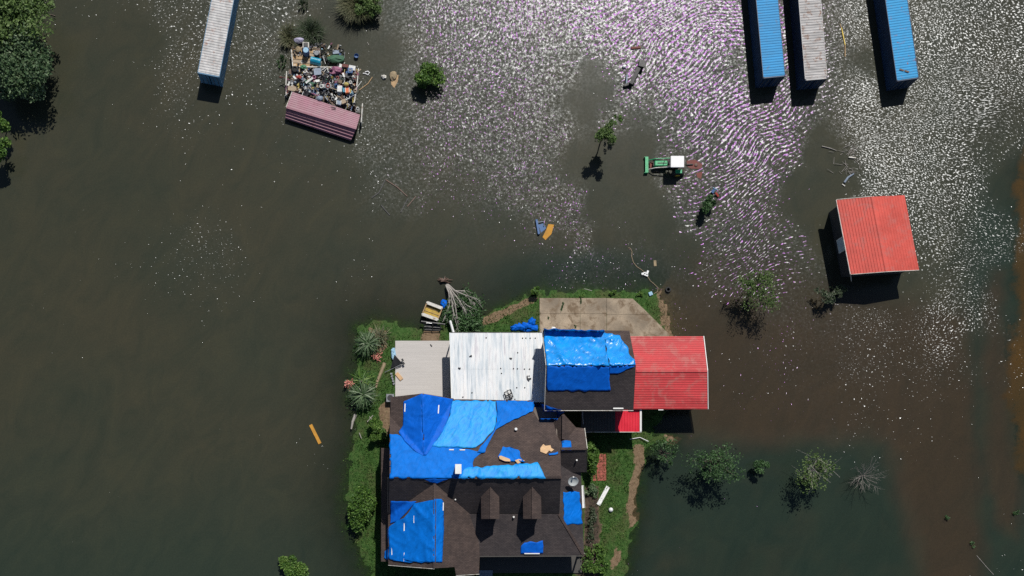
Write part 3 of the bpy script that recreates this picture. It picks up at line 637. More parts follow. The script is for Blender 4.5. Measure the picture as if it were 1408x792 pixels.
# ------------------------------------------------------------------ ribbed metal sheet roofs (ribs along A-B)
def ribbed(parent, A_, B_, C_, D_, mt, panel=0.92, rib=0.23, h=0.03, name='roof_panel', th=0.02, seed=0, minor=True):
    A_, B_, C_, D_ = map(Vector, (A_, B_, C_, D_)); L = (D_ - A_).length
    n = max(1, round(L / panel)); rnd = random.Random(seed); N = (B_ - A_).cross(D_ - A_); N.normalize()
    if N.z < 0: N = -N
    for k in range(n):
        t0 = k / n + 0.0004; t1 = (k + 1) / n - 0.0004; pl_ = (t1 - t0) * L; nr = max(1, round(pl_ / rib)); prof = []
        for j in range(nr):
            c_ = (j + 0.5) / nr; hw = 0.03 / pl_; hh = h if (j % 1 == 0) else h * .5
            prof += [(c_ - hw * 1.6, 0), (c_ - hw * .7, hh), (c_ + hw * .7, hh), (c_ + hw * 1.6, 0)]
        prof = [(0, 0)] + prof + [(1, 0)]; vs = []; up = N * (rnd.uniform(0, 0.006))
        e0 = rnd.uniform(-.015, .015); e1 = rnd.uniform(-.015, .015); ax = (B_ - A_).normalized()
        for s_, hh in prof:
            t_ = t0 + (t1 - t0) * s_
            vs.append(A_ + (D_ - A_) * t_ + N * (hh + .02) + up + ax * e0); vs.append(B_ + (C_ - B_) * t_ + N * (hh + .02) + up + ax * e1)
        m = len(prof); fs = [(2 * i, 2 * i + 1, 2 * i + 3, 2 * i + 2) for i in range(m - 1)]
        vs2 = [v - N * (th + .02) for v in (vs[0], vs[1], vs[-2], vs[-1])]; b = len(vs)
        fs += [(b, b + 2, b + 3, b + 1), (0, b, b + 1, 1), (2 * m - 2, 2 * m - 1, b + 3, b + 2)]
        MB().add(vs + vs2, fs).build(name, mt, parent)
    # carrying deck under the sheets
    MB().prism([A_ - N * 0.02, B_ - N * 0.02, C_ - N * 0.02, D_ - N * 0.02], 0.08).build('roof_deck', 'dark_trim', parent)

# garage
gc = P(810, 520, 0.2)
garage = thing('garage', 'gabled garage with dark shingles and a glossy blue tarp, beside the red carport', 'garage', (gc.x, gc.y, 0.2))
plGN = plane3((752, 502.7, 7.9), (874, 502.3, 7.9), (800, 454.5, 5.6)); plGS = plane3((752, 502.7, 7.9), (874, 502.3, 7.9), (800, 563, 5.6))
slab(garage, 'north_roof', [(751.6, 502.7), (874.3, 502.3), (865.3, 454.6), (746.2, 454)], plGN, 'shingle')
slab(garage, 'south_roof', [(751.6, 503.1), (874.3, 502.7), (871, 563.3), (749.6, 563.3)], plGS, 'shingle_shade')
wall_block(garage, [(752, 459), (861, 459), (866, 557), (754, 557)], 5.4)
gable_end(garage, (752, 459), (754, 557), (754.5, 503), 5.4, 7.6, d=(-1, 0)); gable_end(garage, (861, 459), (866, 557), (869, 503), 5.4, 7.6, d=(1, 0))
trim(garage, (748.9, 563.8), plGS, (871, 563.8), plGS, mt='dirty_white', w_=0.06, h_=0.08, out=(0, -.05, 0))
trim(garage, (746, 454), plGN, (751.4, 502.7), plGN, 'fascia', 'dirty_white', 0.05, 0.14, out=(-.05, 0, 0)); trim(garage, (751.4, 503.1), plGS, (749.4, 563), plGS, 'fascia', 'dirty_white', 0.05, 0.14, out=(-.05, 0, 0))
trim(garage, (843, 561.6), plGS, (857, 561.6), plGS, 'flashing', 'white_paint', 0.14, 0.05, 0.05)
q = P(799, 574, 2.0); MB().tube([(q.x, P(799, 563, 4.7).y, 2.95), (q.x, P(799, 572, 2.9).y, 2.86), (q.x + .1, P(799, 583, 2.8).y, 2.75)], 0.07).build('downspout', 'grey_plastic', garage)
# east carport, red sheets
cc = P(920, 512, 0.1)
carport = thing('carport', 'open carport with red ribbed roof and white trim at its east end', 'carport', (cc.x, cc.y, 0.0))
z0, z1 = 2.95, 3.85
rA, rB = P(866, 510, z1), P(972.4, 510, z1); nA_, nB_ = P(862, 462.5, z0), P(967, 462.5, z0); sA_, sB_ = P(866, 562.5, z0), P(973, 562.5, z0)
ribbed(carport, nA_, nB_, rB, rA, 'red_roof', seed=1); ribbed(carport, rA, rB, sB_, sA_, 'red_roof', seed=2)
MB().bar(rA + Vector((.7, 0, .05)), rB + Vector((0, 0, .05)), 0.3, 0.05).build('ridge_cap', 'red_roof', carport)
MB().bar(nB_ + Vector((.03, 0, .02)), rB + Vector((.03, 0, .02)), 0.07, 0.18).build('trim', 'white_paint', carport); MB().bar(rB + Vector((.03, 0, .02)), sB_ + Vector((.03, 0, .02)), 0.07, 0.18).build('trim', 'white_paint', carport)
for x, y in ((963, 466), (957, 560), (925, 560), (925, 466), (964, 512)):
    q = P(x, y, 2.85); MB().box((q.x, q.y, 1.2), (0.14, 0.14, 3.2)).build('post', 'dark_trim', carport)
MB().bar(P(957, 560, 1.9), P(950, 556, 2.8), 0.08).build('brace', 'dark_trim', carport)
MB().bar(P(905, 563.6, 2.9), P(912, 563.6, 2.9), 0.08, 0.1).build('flashing', 'white_paint', carport)
# breezeway roof between house and carport
br_ = thing('porch_roof', 'small low bright red metal porch roof south of the garage, shadowed west end coloured dark', 'porch roof', P(840, 580, 0.2))
zb0, zb1 = 2.62, 2.35
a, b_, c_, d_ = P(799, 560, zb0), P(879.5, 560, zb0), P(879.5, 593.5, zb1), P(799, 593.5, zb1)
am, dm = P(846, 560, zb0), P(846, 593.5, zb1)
ribbed(br_, a, d_, dm - Vector((.02, 0, 0)), am - Vector((.02, 0, 0)), 'dark_trim', rib=0.3, seed=5); ribbed(br_, am, dm, c_, b_, 'bright_red', rib=0.3, seed=4)  # west panels of the red roof coloured dark for the garage shadow
MB().bar(b_ + Vector((.1, -.2, .06)), c_ + Vector((.1, 0, .06)), 0.2, 0.1).build('trim', 'white_paint', br_); MB().bar(d_ + Vector((0, -.05, 0)), c_ + Vector((.2, -.05, 0)), 0.06, 0.12).build('trim', 'dirty_white', br_)
for x, y in ((868, 592), (812, 592)):
    q = P(x, y, 2.3); MB().box((q.x, q.y, 1.2), (0.12, 0.12, 2.2)).build('post', 'dark_trim', br_)
# white metal roof
wc = P(680, 505, 0.2)
wroof = thing('carport', 'big flat roof of long white metal sheets with screw holes, north of the house', 'carport', (wc.x, wc.y, 0.2))
plM = plane3((620, 458, 3.35), (748, 458, 3.35), (690, 551, 3.6))
edges = [618.6, 636, 653, 670.5, 688, 705, 722, 738.5, 752]
yS = 506.5
for r, (ya, yb) in enumerate(((457.6, yS + 1.0), (yS, 553))):
    for k in range(8):
        x0_, x1_ = edges[k] + .02, edges[k + 1] - .02; k0, k1 = 2.4 * (ya - 457.6) / 95, 2.4 * (yb - 457.6) / 95
        if k == 7: x1_ += 0
        pts = [PP(x0_ + k0, ya, plM), PP(x1_ + k0, ya, plM), PP(x1_ + k1, yb, plM), PP(x0_ + k1, yb, plM)]
        up = Vector((0, 0, (0.008 if r == 0 else 0.0) + random.uniform(0, 0.004)))
        A_, B_, C_, D_ = [v + up for v in pts]; vs = []; prof = [(0, .02), (.03, .02), (.06, 0), (.3, 0), (.33, .014), (.36, 0), (.63, 0), (.66, .014), (.69, 0), (.94, 0), (.97, .02), (1, .02)]
        for s_, hh in prof: vs += [A_.lerp(B_, s_) + Vector((0, 0, hh)), D_.lerp(C_, s_) + Vector((0, 0, hh))]
        m = len(prof); MB().add(vs, [(2 * i, 2 * i + 1, 2 * i + 3, 2 * i + 2) for i in range(m - 1)]).build('roof_sheet', 'white_metal', wroof)
ROOF.append(([(PP(x, y, plM).x, PP(x, y, plM).y) for x, y in ((618.6, 457.6), (752, 457.6), (752, 552), (621, 552))], (plM[0] + .03, plM[1], plM[2])))
trim(wroof, (618.4, 457.2), plM, (747, 457.2), plM, 'fascia', 'dark_trim', 0.06, 0.14, -0.04); trim(wroof, (618.2, 457.6), plM, (620.8, 553), plM, 'fascia', 'white_paint', 0.06, 0.12, 0.01)
for x, y in ((622, 462), (622, 500), (624, 541), (660, 462), (700, 462), (738, 462)):
    q = PP(x, y, plM); MB().box((q.x, q.y, (q.z - .25) / 2), (0.12, 0.12, q.z - .2)).build('post', 'dark_trim', wroof)
for y in (464, 506, 545):
    a = PP(621, y, plM); b_ = PP(750, y, plM); MB().bar(a - Vector((0, 0, .14)), b_ - Vector((0, 0, .14)), 0.1, 0.14).build('beam', 'dark_trim', wroof)
sc_ = [(718.5, 465), (723, 465), (729, 465), (736, 465), (711.8, 485), (688.5, 506.5), (706, 507), (711.5, 507), (721, 507.5), (728, 507.5), (689.5, 513.5), (727.5, 517), (710.5, 533), (721.5, 533), (649, 540), (636.5, 546), (668.5, 464.5), (708, 549)]
for k, (x, y) in enumerate(sc_):
    q = PP(x, y, plM); MB().lathe((q.x, q.y, q.z + .03), [(.07, 0), (.07, .03), (.03, .05)], 8).build('washer', 'black', wroof)

# ------------------------------------------------------------------ tarps on the roofs
T1 = tarp('wide blue tarp over the north roof slope down to the ridge, left of the chimney', [(536, 596), (535.5, 658)], [(664, 622), (651, 631), (650, 640), (655, 658)], 'tarp_blue', 0.05, 1.1, 0.4, 1, lift=.05)
for a, b_ in (((617.5, 618.3), (624, 618.3)), ((632, 618.5), (639.5, 618.5))): batten(T1, a, b_)
T2 = tarp('blue tarp folded over the ridge of the northwest gable', [(555, 552), (554, 585), (548, 594), (556, 606), (570, 620), (583, 627)], [(581, 541), (581.2, 560), (582, 590), (582.5, 610), (583, 620), (583.5, 627)], 'tarp_deep', 0.06, 0.7, 1.1, 2, lift=.08, ragged=.4, curl=0)
T2b = tarp('', [(579.5, 541), (581, 590), (582.2, 626)], [(623, 549), (618, 570), (611, 590), (600, 606), (586, 626)], 'tarp_deep', 0.04, 0.9, 1.3, 3, parent=T2, name='east_fold', lift=.09, ragged=.2, curl=0)
batten(T2, (557, 555), (556.5, 566)); batten(T2, (603.4, 557), (602.6, 568.5))
T3 = tarp('faded cyan tarp below the white metal roof', [(622, 551), (618, 572), (609, 592), (594, 614)], [(682, 551), (683, 570), (680, 590), (668, 604), (655, 616)], 'tarp_cyan', 0.06, 0.6, 0.5, 4, lift=.1)
T4 = tarp('crumpled blue tarp sweeping from the white roof down the brown shingles', [(682, 551), (684, 570), (680, 592), (668, 606), (655, 622)], [(734, 551), (733, 566), (705, 577), (682, 590), (666, 622)], 'tarp_blue', 0.09, 0.5, -0.6, 5, lift=.11)
T5 = tarp('shaded blue tarp in the gap south of the garage', [(734, 552), (736, 566), (744, 580)], [(752, 558), (776, 566), (764, 579)], 'tarp_deep', 0.05, 0.7, 0, 6, lift=.09)
T6 = tarp('torn blue tarp strip hanging over the main ridge, right of the chimney', [(640, 643.5), (636, 649), (632, 658)], [(738, 636), (747, 648), (752, 658)], 'tarp_cyan', 0.10, 0.5, 0.1, 7, lift=.12, ragged=3)
T7 = tarp('small ball of bunched blue tarp with torn boards on the brown roof', [(693, 614), (687, 620), (686, 627), (690, 634)], [(703, 615), (712, 620), (718, 630), (722, 635)], 'tarp_blue', 0.22, 0.5, 0.4, 8, lift=.06, ragged=3, group=None)
T8 = tarp('glossy blue tarp crinkled over the north slope of the garage', [(747, 452), (748.5, 475), (751.5, 503)], [(830, 454.5), (832, 475), (838, 503.5)], 'tarp_shiny', 0.16, 0.75, 0.9, 9, lift=.08, ragged=2)
T8b = tarp('', [(831, 458), (833, 480), (838, 503.5)], [(852, 461), (866, 487), (874, 502)], 'tarp_shiny', 0.16, 0.55, -0.8, 10, parent=T8, name='east_flap', lift=.1, ragged=2.5)
T9 = tarp('deep blue tarp on the shaded south slope of the garage', [(752, 503.4), (752, 537.5)], [(838, 503.4), (838.5, 537.5)], 'tarp_deep', 0.025, 0.9, 1.2, 11, lift=.07)
T9b = tarp('', [(838, 503.4), (838.5, 514)], [(873.8, 503), (850, 514)], 'tarp_deep', 0.02, 0.8, 0.4, 12, parent=T9, name='east_fold', lift=.07, ragged=2)
T10 = tarp('large bright blue tarp over the front left gable ridge', [(598, 686.5), (570, 692), (556, 712), (546, 716), (532, 727), (534, 753), (529, 758), (528, 767), (534, 770), (560, 773)], [(598.5, 686), (598.2, 700), (598, 716), (597.8, 730), (597.6, 745), (597.5, 773)], 'tarp_blue', 0.12, 0.9, 0.8, 13, lift=.1, ragged=2)
T10b = tarp('', [(597, 686), (596.6, 730), (596.5, 773)], [(607, 686), (610, 690), (610.5, 730), (608, 773)], 'tarp_blue', 0.02, 1.2, 1.2, 14, parent=T10, name='east_fold', lift=.11, ragged=.2, curl=0)
for a, b_ in (((609.5, 691), (609.3, 702)), ((569.5, 709), (569.3, 719)), ((556, 719.5), (555.7, 730)), ((556, 760), (555.7, 772)), ((539, 752), (539, 763))): batten(T10, a, b_)
T11 = tarp('shaded rumpled blue tarp strip above the front left gable tarp', [(537, 689), (537, 720)], [(572, 689.5), (548, 716)], 'tarp_deep', 0.08, 0.5, 0.2, 15, lift=.06)
T12 = tarp('small blue tarp hung at the ridge over the front left gable apex', [(583, 658.6), (592, 663)], [(616, 658.6), (600, 665)], 'tarp_deep', 0.04, 0.5, 0, 16, lift=.07)
T13 = tarp('blue tarp on the east porch roof below the satellite dish', [(774.5, 676.5), (775, 700), (776, 721.5)], [(796.5, 675.5), (799, 700), (800.5, 720)], 'tarp_blue', 0.03, 0.8, 0.9, 17, lift=.06)
T14 = tarp('small blue tarp patch at the front eave of the porch roof', [(722, 746), (716, 751), (716, 761.5)], [(747, 744), (747, 750), (747, 761.5)], 'tarp_deep', 0.03, 0.6, 0.9, 18, lift=.06)
T15 = tarp('little blue tarp scrap on the east wing roof', [(772.5, 606), (772, 619.5)], [(785, 606), (785.5, 619.5)], 'tarp_blue', 0.05, 0.5, 0.5, 19, lift=.07)
batten(T14, (721, 761.2), (742, 761.2))

# ================================================================== SHEDS, CONTAINERS
# red roofed shed standing in the water
sc0 = P(1207, 322, 0); zr_, ze = 3.5, 3.0
shed = thing('shed', 'dark shed with an orange red ribbed roof standing in the flood', 'shed', (sc0.x, sc0.y, 0))
W0, W1 = P(1150, 275, ze), P(1169.5, 377, ze); E0_, E1_ = P(1243.5, 268.5, ze), P(1263.5, 371, ze); K0, K1 = P(1199, 270.5, zr_), P(1219, 373.2, zr_)
ribbed(shed, W0, W1, K1, K0, 'shed_red', panel=0.9, rib=0.3, h=0.035, seed=11); ribbed(shed, K0, K1, E1_, E0_, 'shed_red', panel=0.9, rib=0.3, h=0.02, seed=12)
MB().bar(K0 + Vector((0, 0, .05)), K1 + Vector((0, 0, .05)), 0.25, 0.05).build('ridge_cap', 'shed_red', shed)
for a, b_ in ((W1, K1), (K1, E1_), (W0, K0)): MB().bar(a + Vector((0, -.04 if a is not W0 else .04, 0)), b_ + Vector((0, -.04 if a is not W0 else .04, 0)), 0.05, 0.12).build('trim', 'dirty_white', shed)
MB().bar(W0 + Vector((-.04, 0, 0)), W1 + Vector((-.04, 0, 0)), 0.06, 0.12).build('trim', 'dirty_white', shed)
ins = [W0.lerp(E1_, .05), W1.lerp(E0_, .05), E1_.lerp(W0, .05), E0_.lerp(W1, .05)]
MB().block([(v.x, v.y) for v in ins], -0.8, ze - 0.16).build('wall', 'shed_siding', shed)
g1, g2 = W1.lerp(E1_, .04), E1_.lerp(W1, .04); mid = g1.lerp(g2, .5); MB().add([g1 + Vector((0, 0, -.16)), g2 + Vector((0, 0, -.16)), Vector((mid.x, mid.y, zr_ - .12)), g1 + Vector((0, .1, -.16)), g2 + Vector((0, .1, -.16)), Vector((mid.x, mid.y + .1, zr_ - .12))],
    [(0, 1, 2), (5, 4, 3), (0, 3, 4, 1), (1, 4, 5, 2), (2, 5, 3, 0)]).build('gable_wall', 'pale_blue', shed)
MB().bar(ins[1].lerp(ins[2], .22) + Vector((.0, -.06, -.42)), ins[1].lerp(ins[2], .72) + Vector((0, -.06, -.42)), .08, .5).build('siding_board', 'pale_blue', shed)
wdir = (ins[1] - ins[0]).normalized(); nrmw = Vector((wdir.y, -wdir.x, 0)); nrmw = nrmw if nrmw.x < 0 else -nrmw
c0 = ins[0].lerp(ins[1], .56) + nrmw * .05; qm = Matrix.Rotation(math.atan2(wdir.y, wdir.x), 4, 'Z')
wf = MB().box((c0.x, c0.y, 1.5), (1.5, .12, 1.5), M=qm).build('window', 'white_paint', shed); MB().box((c0.x + nrmw.x * .07, c0.y + nrmw.y * .07, 1.5), (1.3, .03, 1.3), M=qm).build('pane', 'pale_blue', wf)
MB().bar(ins[1].lerp(ins[2], .05) + Vector((0, -.9, -1.2)), ins[1].lerp(ins[2], .02) + Vector((-.4, -.02, -.2)), 0.06).build('bracket', 'dirty_white', shed)

def container(label, sw, se, topw, roofm, sidem, L=12.19, lean=0.0, z=2.42, dents=0):
    a = P(*sw, z); b_ = P(*se, z); n_ = P(*topw, z); d = (n_ - a).normalized(); cx = (a + b_) / 2 + d * (L / 2)
    Wd = 2.44; H_ = 2.6
    o = thing('shipping_container', label, 'shipping container', (cx.x, cx.y, z - H_), group='shipping containers standing in the flood', rot=(0, R(lean), math.atan2(d.y, d.x) - math.pi / 2))
    # corrugated roof, ridges across the width
    def corr(n, amp):
        prof = []
        for k in range(n):
            t0 = k / n; prof += [(t0 + .05 / n, 0), (t0 + .35 / n, 0), (t0 + .5 / n, amp), (t0 + .85 / n, amp)]
        return [(0, 0)] + prof + [(1, 0)]
    pr = corr(42, 0.03); vs = []; rn = random.Random(len(label))
    for s_, h in pr:
        y = -L / 2 + .12 + (L - .24) * s_; dz = -0.03 * math.exp(-((s_ - .3) / .08) ** 2) * dents
        vs += [(-Wd / 2 + .05, y, H_ - .04 + h), (0, y, H_ - .04 + h - .012 + dz), (Wd / 2 - .05, y, H_ - .04 + h)]
    m = len(pr); fs = [f for i in range(m - 1) for f in ((3 * i, 3 * i + 1, 3 * i + 4, 3 * i + 3), (3 * i + 1, 3 * i + 2, 3 * i + 5, 3 * i + 4))]
    MB().add(vs, fs).build('roof', roofm, o, local=True)
    for sx in (-1, 1):
        vs = []; pr2 = corr(38, 0.04)
        for s_, h in pr2:
            y = -L / 2 + .1 + (L - .2) * s_; x = sx * (Wd / 2 - .05 + (h if h else 0)) - sx * .0; vs += [(x, y, .15), (x, y, H_ - .08)]
        m = len(pr2); MB().add(vs, [(2 * i, 2 * i + 1, 2 * i + 3, 2 * i + 2) for i in range(m - 1)]).build('side_wall', sidem, o, local=True)
        MB().box((sx * (Wd / 2 - .03), 0, H_ - .05), (.06, L - .1, .1)).build('top_rail', sidem if roofm != 'cont_grey' else 'cont_white', o, local=True)
        MB().box((sx * (Wd / 2 - .03), 0, .08), (.06, L - .1, .15)).build('bottom_rail', sidem, o, local=True)
        for sy in (-1, 1): MB().box((sx * (Wd / 2 - .06), sy * (L / 2 - .06), H_ / 2), (.13, .13, H_)).build('corner_post', sidem, o, local=True)
    MB().box((0, L / 2 - .08, H_ / 2), (Wd - .2, .08, H_ - .1)).build('end_wall', sidem, o, local=True)
    for sx in (-1, 1):
        dr_ = MB().box((sx * Wd / 4, -L / 2 + .04, H_ / 2), (Wd / 2 - .12, .06, H_ - .2)).build('door', sidem, o, local=True)
        for k in (-.25, .25): MB().tube([(sx * Wd / 4 + k, -L / 2 - .02, .2), (sx * Wd / 4 + k, -L / 2 - .02, H_ - .15)], .025).build('lock_rod', 'steel', dr_, local=True)
    MB().box((0, -L / 2 + .03, H_ - .05), (Wd - .2, .12, .1)).build('door_header', sidem if roofm != 'cont_grey' else 'cont_white', o, local=True)
    return o
k1 = container('white roofed container with blue sides, alone at the upper left', (270.8, 101.5), (301.3, 104.5), (290, 0), 'cont_white', 'cont_side', lean=1)
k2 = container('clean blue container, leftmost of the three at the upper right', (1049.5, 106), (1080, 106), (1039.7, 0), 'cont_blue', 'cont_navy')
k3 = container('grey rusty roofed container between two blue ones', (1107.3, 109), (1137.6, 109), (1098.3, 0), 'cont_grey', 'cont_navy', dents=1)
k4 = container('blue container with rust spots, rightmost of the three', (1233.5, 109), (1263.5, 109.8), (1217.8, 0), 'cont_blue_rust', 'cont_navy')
hm = MB(); q = wloc(k4)
for (x, y) in ((1240, 96), (1247, 98)): pp = P(x, y, 2.45); hm.box((pp.x, pp.y, 2.45), (.5, .16, .03), rz=-.3)
props(hm.build('scrap_plate', 'scrap_brown'), 'dark rusted patch plate near the end of the rust spotted blue container', 'scrap plate')

# collapsed pink roof
pc = P(445, 155, .5); pink = thing('collapsed_roof', 'fallen pink ribbed metal roof lying half in the flood below the junk heap', 'roof', (pc.x, pc.y, 0))
pa, pb = P(402.3, 126.5, 0.9), P(495.2, 158, 0.9); pm1, pm2 = P(394, 147.7, 1.3), P(490, 177, 1.3); pd1, pd2 = P(392.4, 163, .45), P(482.6, 193.4, .35)
ribbed(pink, pa, pb, pm2, pm1, 'pink_roof', panel=.55, rib=.28, h=.022, seed=21); ribbed(pink, pm1, pm2, pd2, pd1, 'pink_roof', panel=.5, rib=.25, h=.035, seed=22)
MB().bar(pm1 + Vector((0, 0, .04)), pm2 + Vector((0, 0, .04)), .2, .04).build('ridge_cap', 'pink_roof', pink)
MB().bar(pa + Vector((-.05, 0, 0)), pm1 + Vector((-.05, 0, 0)), .06, .14).build('trim', 'dirty_white', pink)
for a, b_ in (((455, 144), (462, 146)), ((456, 147.5), (462, 148.5))): MB().bar(P(*a, 1.2), P(*b_, 1.2), .07, .05).build('slat', 'black', pink)

# roofless shed walls
pen = thing('roofless_shed', 'remains of a shed with thin white wall tops around the junk heap', 'shed ruin', P(447, 110, 0))
for a, b_, h in (((400.5, 68), (402.5, 91), .9), ((402, 91.5), (478, 92.5), .8), ((493, 94), (490.5, 118), 1.0), ((490.5, 118.5), (487, 141), .9), ((394, 98), (393, 117), .9), ((393, 119), (393.5, 131), .6), ((498.5, 142), (496.5, 168), 1.1)):
    A_ = P(*a, h); B_ = P(*b_, h); MB().bar((A_.x, A_.y, h / 2 - .2), (B_.x, B_.y, h / 2 - .2), .1, h + .4).build('wall', 'dirty_white', pen)
fl = [P(x, y, .12) for x, y in ((400, 62), (440, 66), (442, 93), (491, 94), (487, 140), (495, 160), (396, 130), (397, 96), (402, 94))]
MB().prism(fl, .2).build('floor', 'scrap_brown', pen)
for k in range(6):
    a = P(402, 64 + 5 * k, .16); b_ = P(436, 66 + 5 * k, .16); MB().bar(a, b_, .34, .04).build('floor_board', 'tan_wood' if k % 2 else 'scrap_tan', pen)

# ================================================================== JUNK
def junk(name, label, cat, mb, mt, loc_parts=()): o = mb.build(name, mt); return props(o, label, cat)
def barrel_profile(r, h): return [(r * .96, 0), (r, .03), (r, h * .32), (r * 1.04, h * .34), (r, h * .36), (r, h * .64), (r * 1.04, h * .66), (r, h * .68), (r, h - .03), (r * .96, h), (r * .9, h - .02)]
def upright_barrel(px, py, z, r, h, mt, label, lid='scrap_grey', cat='barrel', name='barrel'):
    q = P(px, py, z + h); o = thing(name, label, cat, (q.x, q.y, z)); MB().lathe((q.x, q.y, z), barrel_profile(r, h), 16).build('body', mt, o); MB().lathe((q.x, q.y, z + h - .02), [(r * .86, 0), (r * .86, .015)], 16).build('lid', lid, o); return o
upright_barrel(420.5, 68.5, .2, .34, .95, 'scrap_blue', 'dark blue barrel with pale blue lid, north of the junk heap', 'scrap_sky')
upright_barrel(435.2, 72.5, .2, .30, .85, 'black', 'black barrel with grey lid standing right of the pale blue lid', 'scrap_grey')
q = P(434, 84, .65); o = thing('drum', 'turquoise drum lying on its side above the junk heap', 'drum', (q.x, q.y, .2)); Mx = Matrix.Rotation(R(-14), 4, 'Z') @ Matrix.Rotation(R(90), 4, 'Y')
MB().lathe((q.x - .55, q.y + .14, .62), barrel_profile(.38, 1.15), 18, M=Mx).build('body', 'teal', o, smooth=False); MB().lathe((q.x + .6, q.y - .15, .62), [(.1, 0), (.1, .03)], 10, M=Mx).build('cap', 'white_plastic', o)
q = P(420.3, 61, .9); o = thing('tv', 'old boxy television with dark screen facing up by the brush', 'television', (q.x, q.y, .2))
MB().box((q.x, q.y, .5), (.72, .62, .6), taper=.95).build('case', 'dirty_white', o); MB().box((q.x, q.y, .82), (.5, .44, .04)).build('screen', 'black', o)
def blob(px, py, z, rx, ry, rz_, seed, n=10, amp=.3):
    c = P(px, py, z); b = MB(); vs = []; fs = []; m = 6
    for i in range(m + 1):
        th_ = math.pi * i / m
        for k in range(n):
            ph = 2 * math.pi * k / n; d = Vector((math.sin(th_) * math.cos(ph), math.sin(th_) * math.sin(ph), math.cos(th_))); s_ = 1 + amp * mnoise.noise(d * 2.2 + Vector((seed, 0, 0)))
            vs.append((c.x + d.x * rx * s_, c.y + d.y * ry * s_, z + d.z * rz_ * s_))
    for i in range(m):
        for k in range(n): fs.append((i * n + k, i * n + (k + 1) % n, (i + 1) * n + (k + 1) % n, (i + 1) * n + k))
    return b.add(vs, fs)
junk('bundle', 'pale lilac cloth bundle by the brush north of the television', 'bundle', blob(411, 56, .5, .62, .3, .35, 2), 'lilac')
junk('chair_cushion', 'tan round cushion on the boards left of the pale blue lid', 'cushion', blob(410, 68, .35, .34, .36, .18, 3, amp=.15), 'tan')
q = P(444, 109, 1.0)
def boxj(px, py, z, sz, rz_, mt, label, cat, name, extra=None):
    q = P(px, py, z); o = thing(name, label, cat, (q.x, q.y, z - sz[2])); MB().box((q.x, q.y, z - sz[2] / 2), sz, rz=rz_).build('body', mt, o)
    if extra == 'panel': MB().box((q.x, q.y, z + .01), (sz[0] * .7, sz[1] * .6, .03), rz=rz_).build('panel', 'scrap_grey', o)
    if extra == 'drum': MB().lathe((q.x, q.y, z), [(sz[0] * .33, 0), (sz[0] * .33, .05), (sz[0] * .2, .05), (sz[0] * .18, .01)], 14).build('opening', 'scrap_grey', o)
    if extra == 'lid': MB().box((q.x, q.y, z + .02), (sz[0] * 1.05, sz[1] * 1.05, .05), rz=rz_).build('lid', mt, o)
    if extra == 'frame':
        for s1 in (-1, 1): MB().box((q.x + s1 * sz[0] * .42, q.y, z + .03), (.07, sz[1], .06)).build('rim', 'scrap_white', o)
    return o
boxj(436.5, 98.5, 1.25, (.75, .7, .5), .12, 'scrap_slate', 'slate blue box with flat top in the upper left of the junk heap', 'box', 'storage_box', 'lid')
boxj(450.5, 118, 1.3, (.82, .42, .3), .04, 'scrap_grey', 'flat grey appliance with a pale panel amid the heap', 'appliance', 'appliance', 'panel')
boxj(467, 122, 1.35, (.5, .62, .7), -.05, 'scrap_white', 'bright white square tub in the lower right of the heap', 'tub', 'tub', 'lid')
boxj(484, 93, 1.2, (.72, .5, .8), -.2, 'scrap_white', 'white washer tipped at the heap top right corner', 'washer', 'washing_machine', None)
boxj(481.6, 96.5, 1.3, (.52, .52, .4), 0, 'scrap_blue', 'dark round fan housing in front of the tipped white washer', 'fan', 'fan_housing', 'drum')
boxj(477.5, 124, 1.35, (.5, .5, .5), .2, 'scrap_orange', 'orange red crate right of the bright white tub', 'crate', 'crate', 'frame')
junk('ball', 'yellow plastic float above the orange red crate', 'float', blob(476, 116, 1.3, .3, .24, .24, 5, amp=.08), 'scrap_yellow')
boxj(472.5, 122.5, 1.2, (.22, .6, .5), .1, 'teal', 'narrow teal carton between white tub and orange crate', 'carton', 'carton')
boxj(466, 141, 1.1, (.56, .42, .4), -.3, 'scrap_slate', 'grey blue bin with white rim beside the pink roof edge', 'bin', 'bin', 'frame')
boxj(472.5, 139.5, 1.1, (.46, .42, .35), .4, 'scrap_tan', 'tan cardboard box beside the grey blue rimmed bin', 'box', 'cardboard_box', 'lid')
junk('bowl', 'upturned grey green bowl by the top of the pink roof', 'bowl', blob(440, 135, .95, .36, .32, .22, 6, amp=.05), 'scrap_slate')
junk('clothes_heap', 'magenta flowered clothes heaped at the top middle of the pile', 'clothes', blob(461, 97, 1.15, .75, .42, .35, 7, amp=.7), 'scrap_pink')
junk('rag', 'red rag draped at the left of the heap', 'rag', blob(411.5, 106, 1.1, .35, .2, .16, 8, amp=.6), 'scrap_red')
junk('rag', 'mint green cloth at the upper left rim of the heap', 'cloth', blob(417, 92, 1.0, .36, .22, .14, 9, amp=.6), 'scrap_green')
b = MB().bar(P(420.5, 114, 1.25), P(430, 107, 1.4), .22, .06); junk('board', 'cream board lying aslant in the left of the heap', 'board', b, 'scrap_white')
b = MB().bar(P(396, 121, .9), P(407, 122.5, .9), .5, .08); junk('board', 'broad pinkish board jutting out at the heap lower left', 'board', b, 'scrap_tan')
junk('tarp_bundle', 'crumpled green cloth on the water right of the turquoise drum', 'cloth', blob(461, 81, .3, 1.1, .42, .3, 11, amp=.5), 'green_cloth')
junk('bucket', 'deep blue bucket floating right of the green cloth', 'bucket', MB().lathe((P(490, 76.5, .3).x, P(490, 76.5, .3).y, 0), [(.18, 0), (.26, .3), (.24, .32), (.17, .1)], 12), 'scrap_blue')
junk('tub', 'mauve grey flat tub floating above the green cloth', 'tub', MB().box(P(462, 72, .15), (.7, .4, .22), rz=.1), 'scrap_slate')
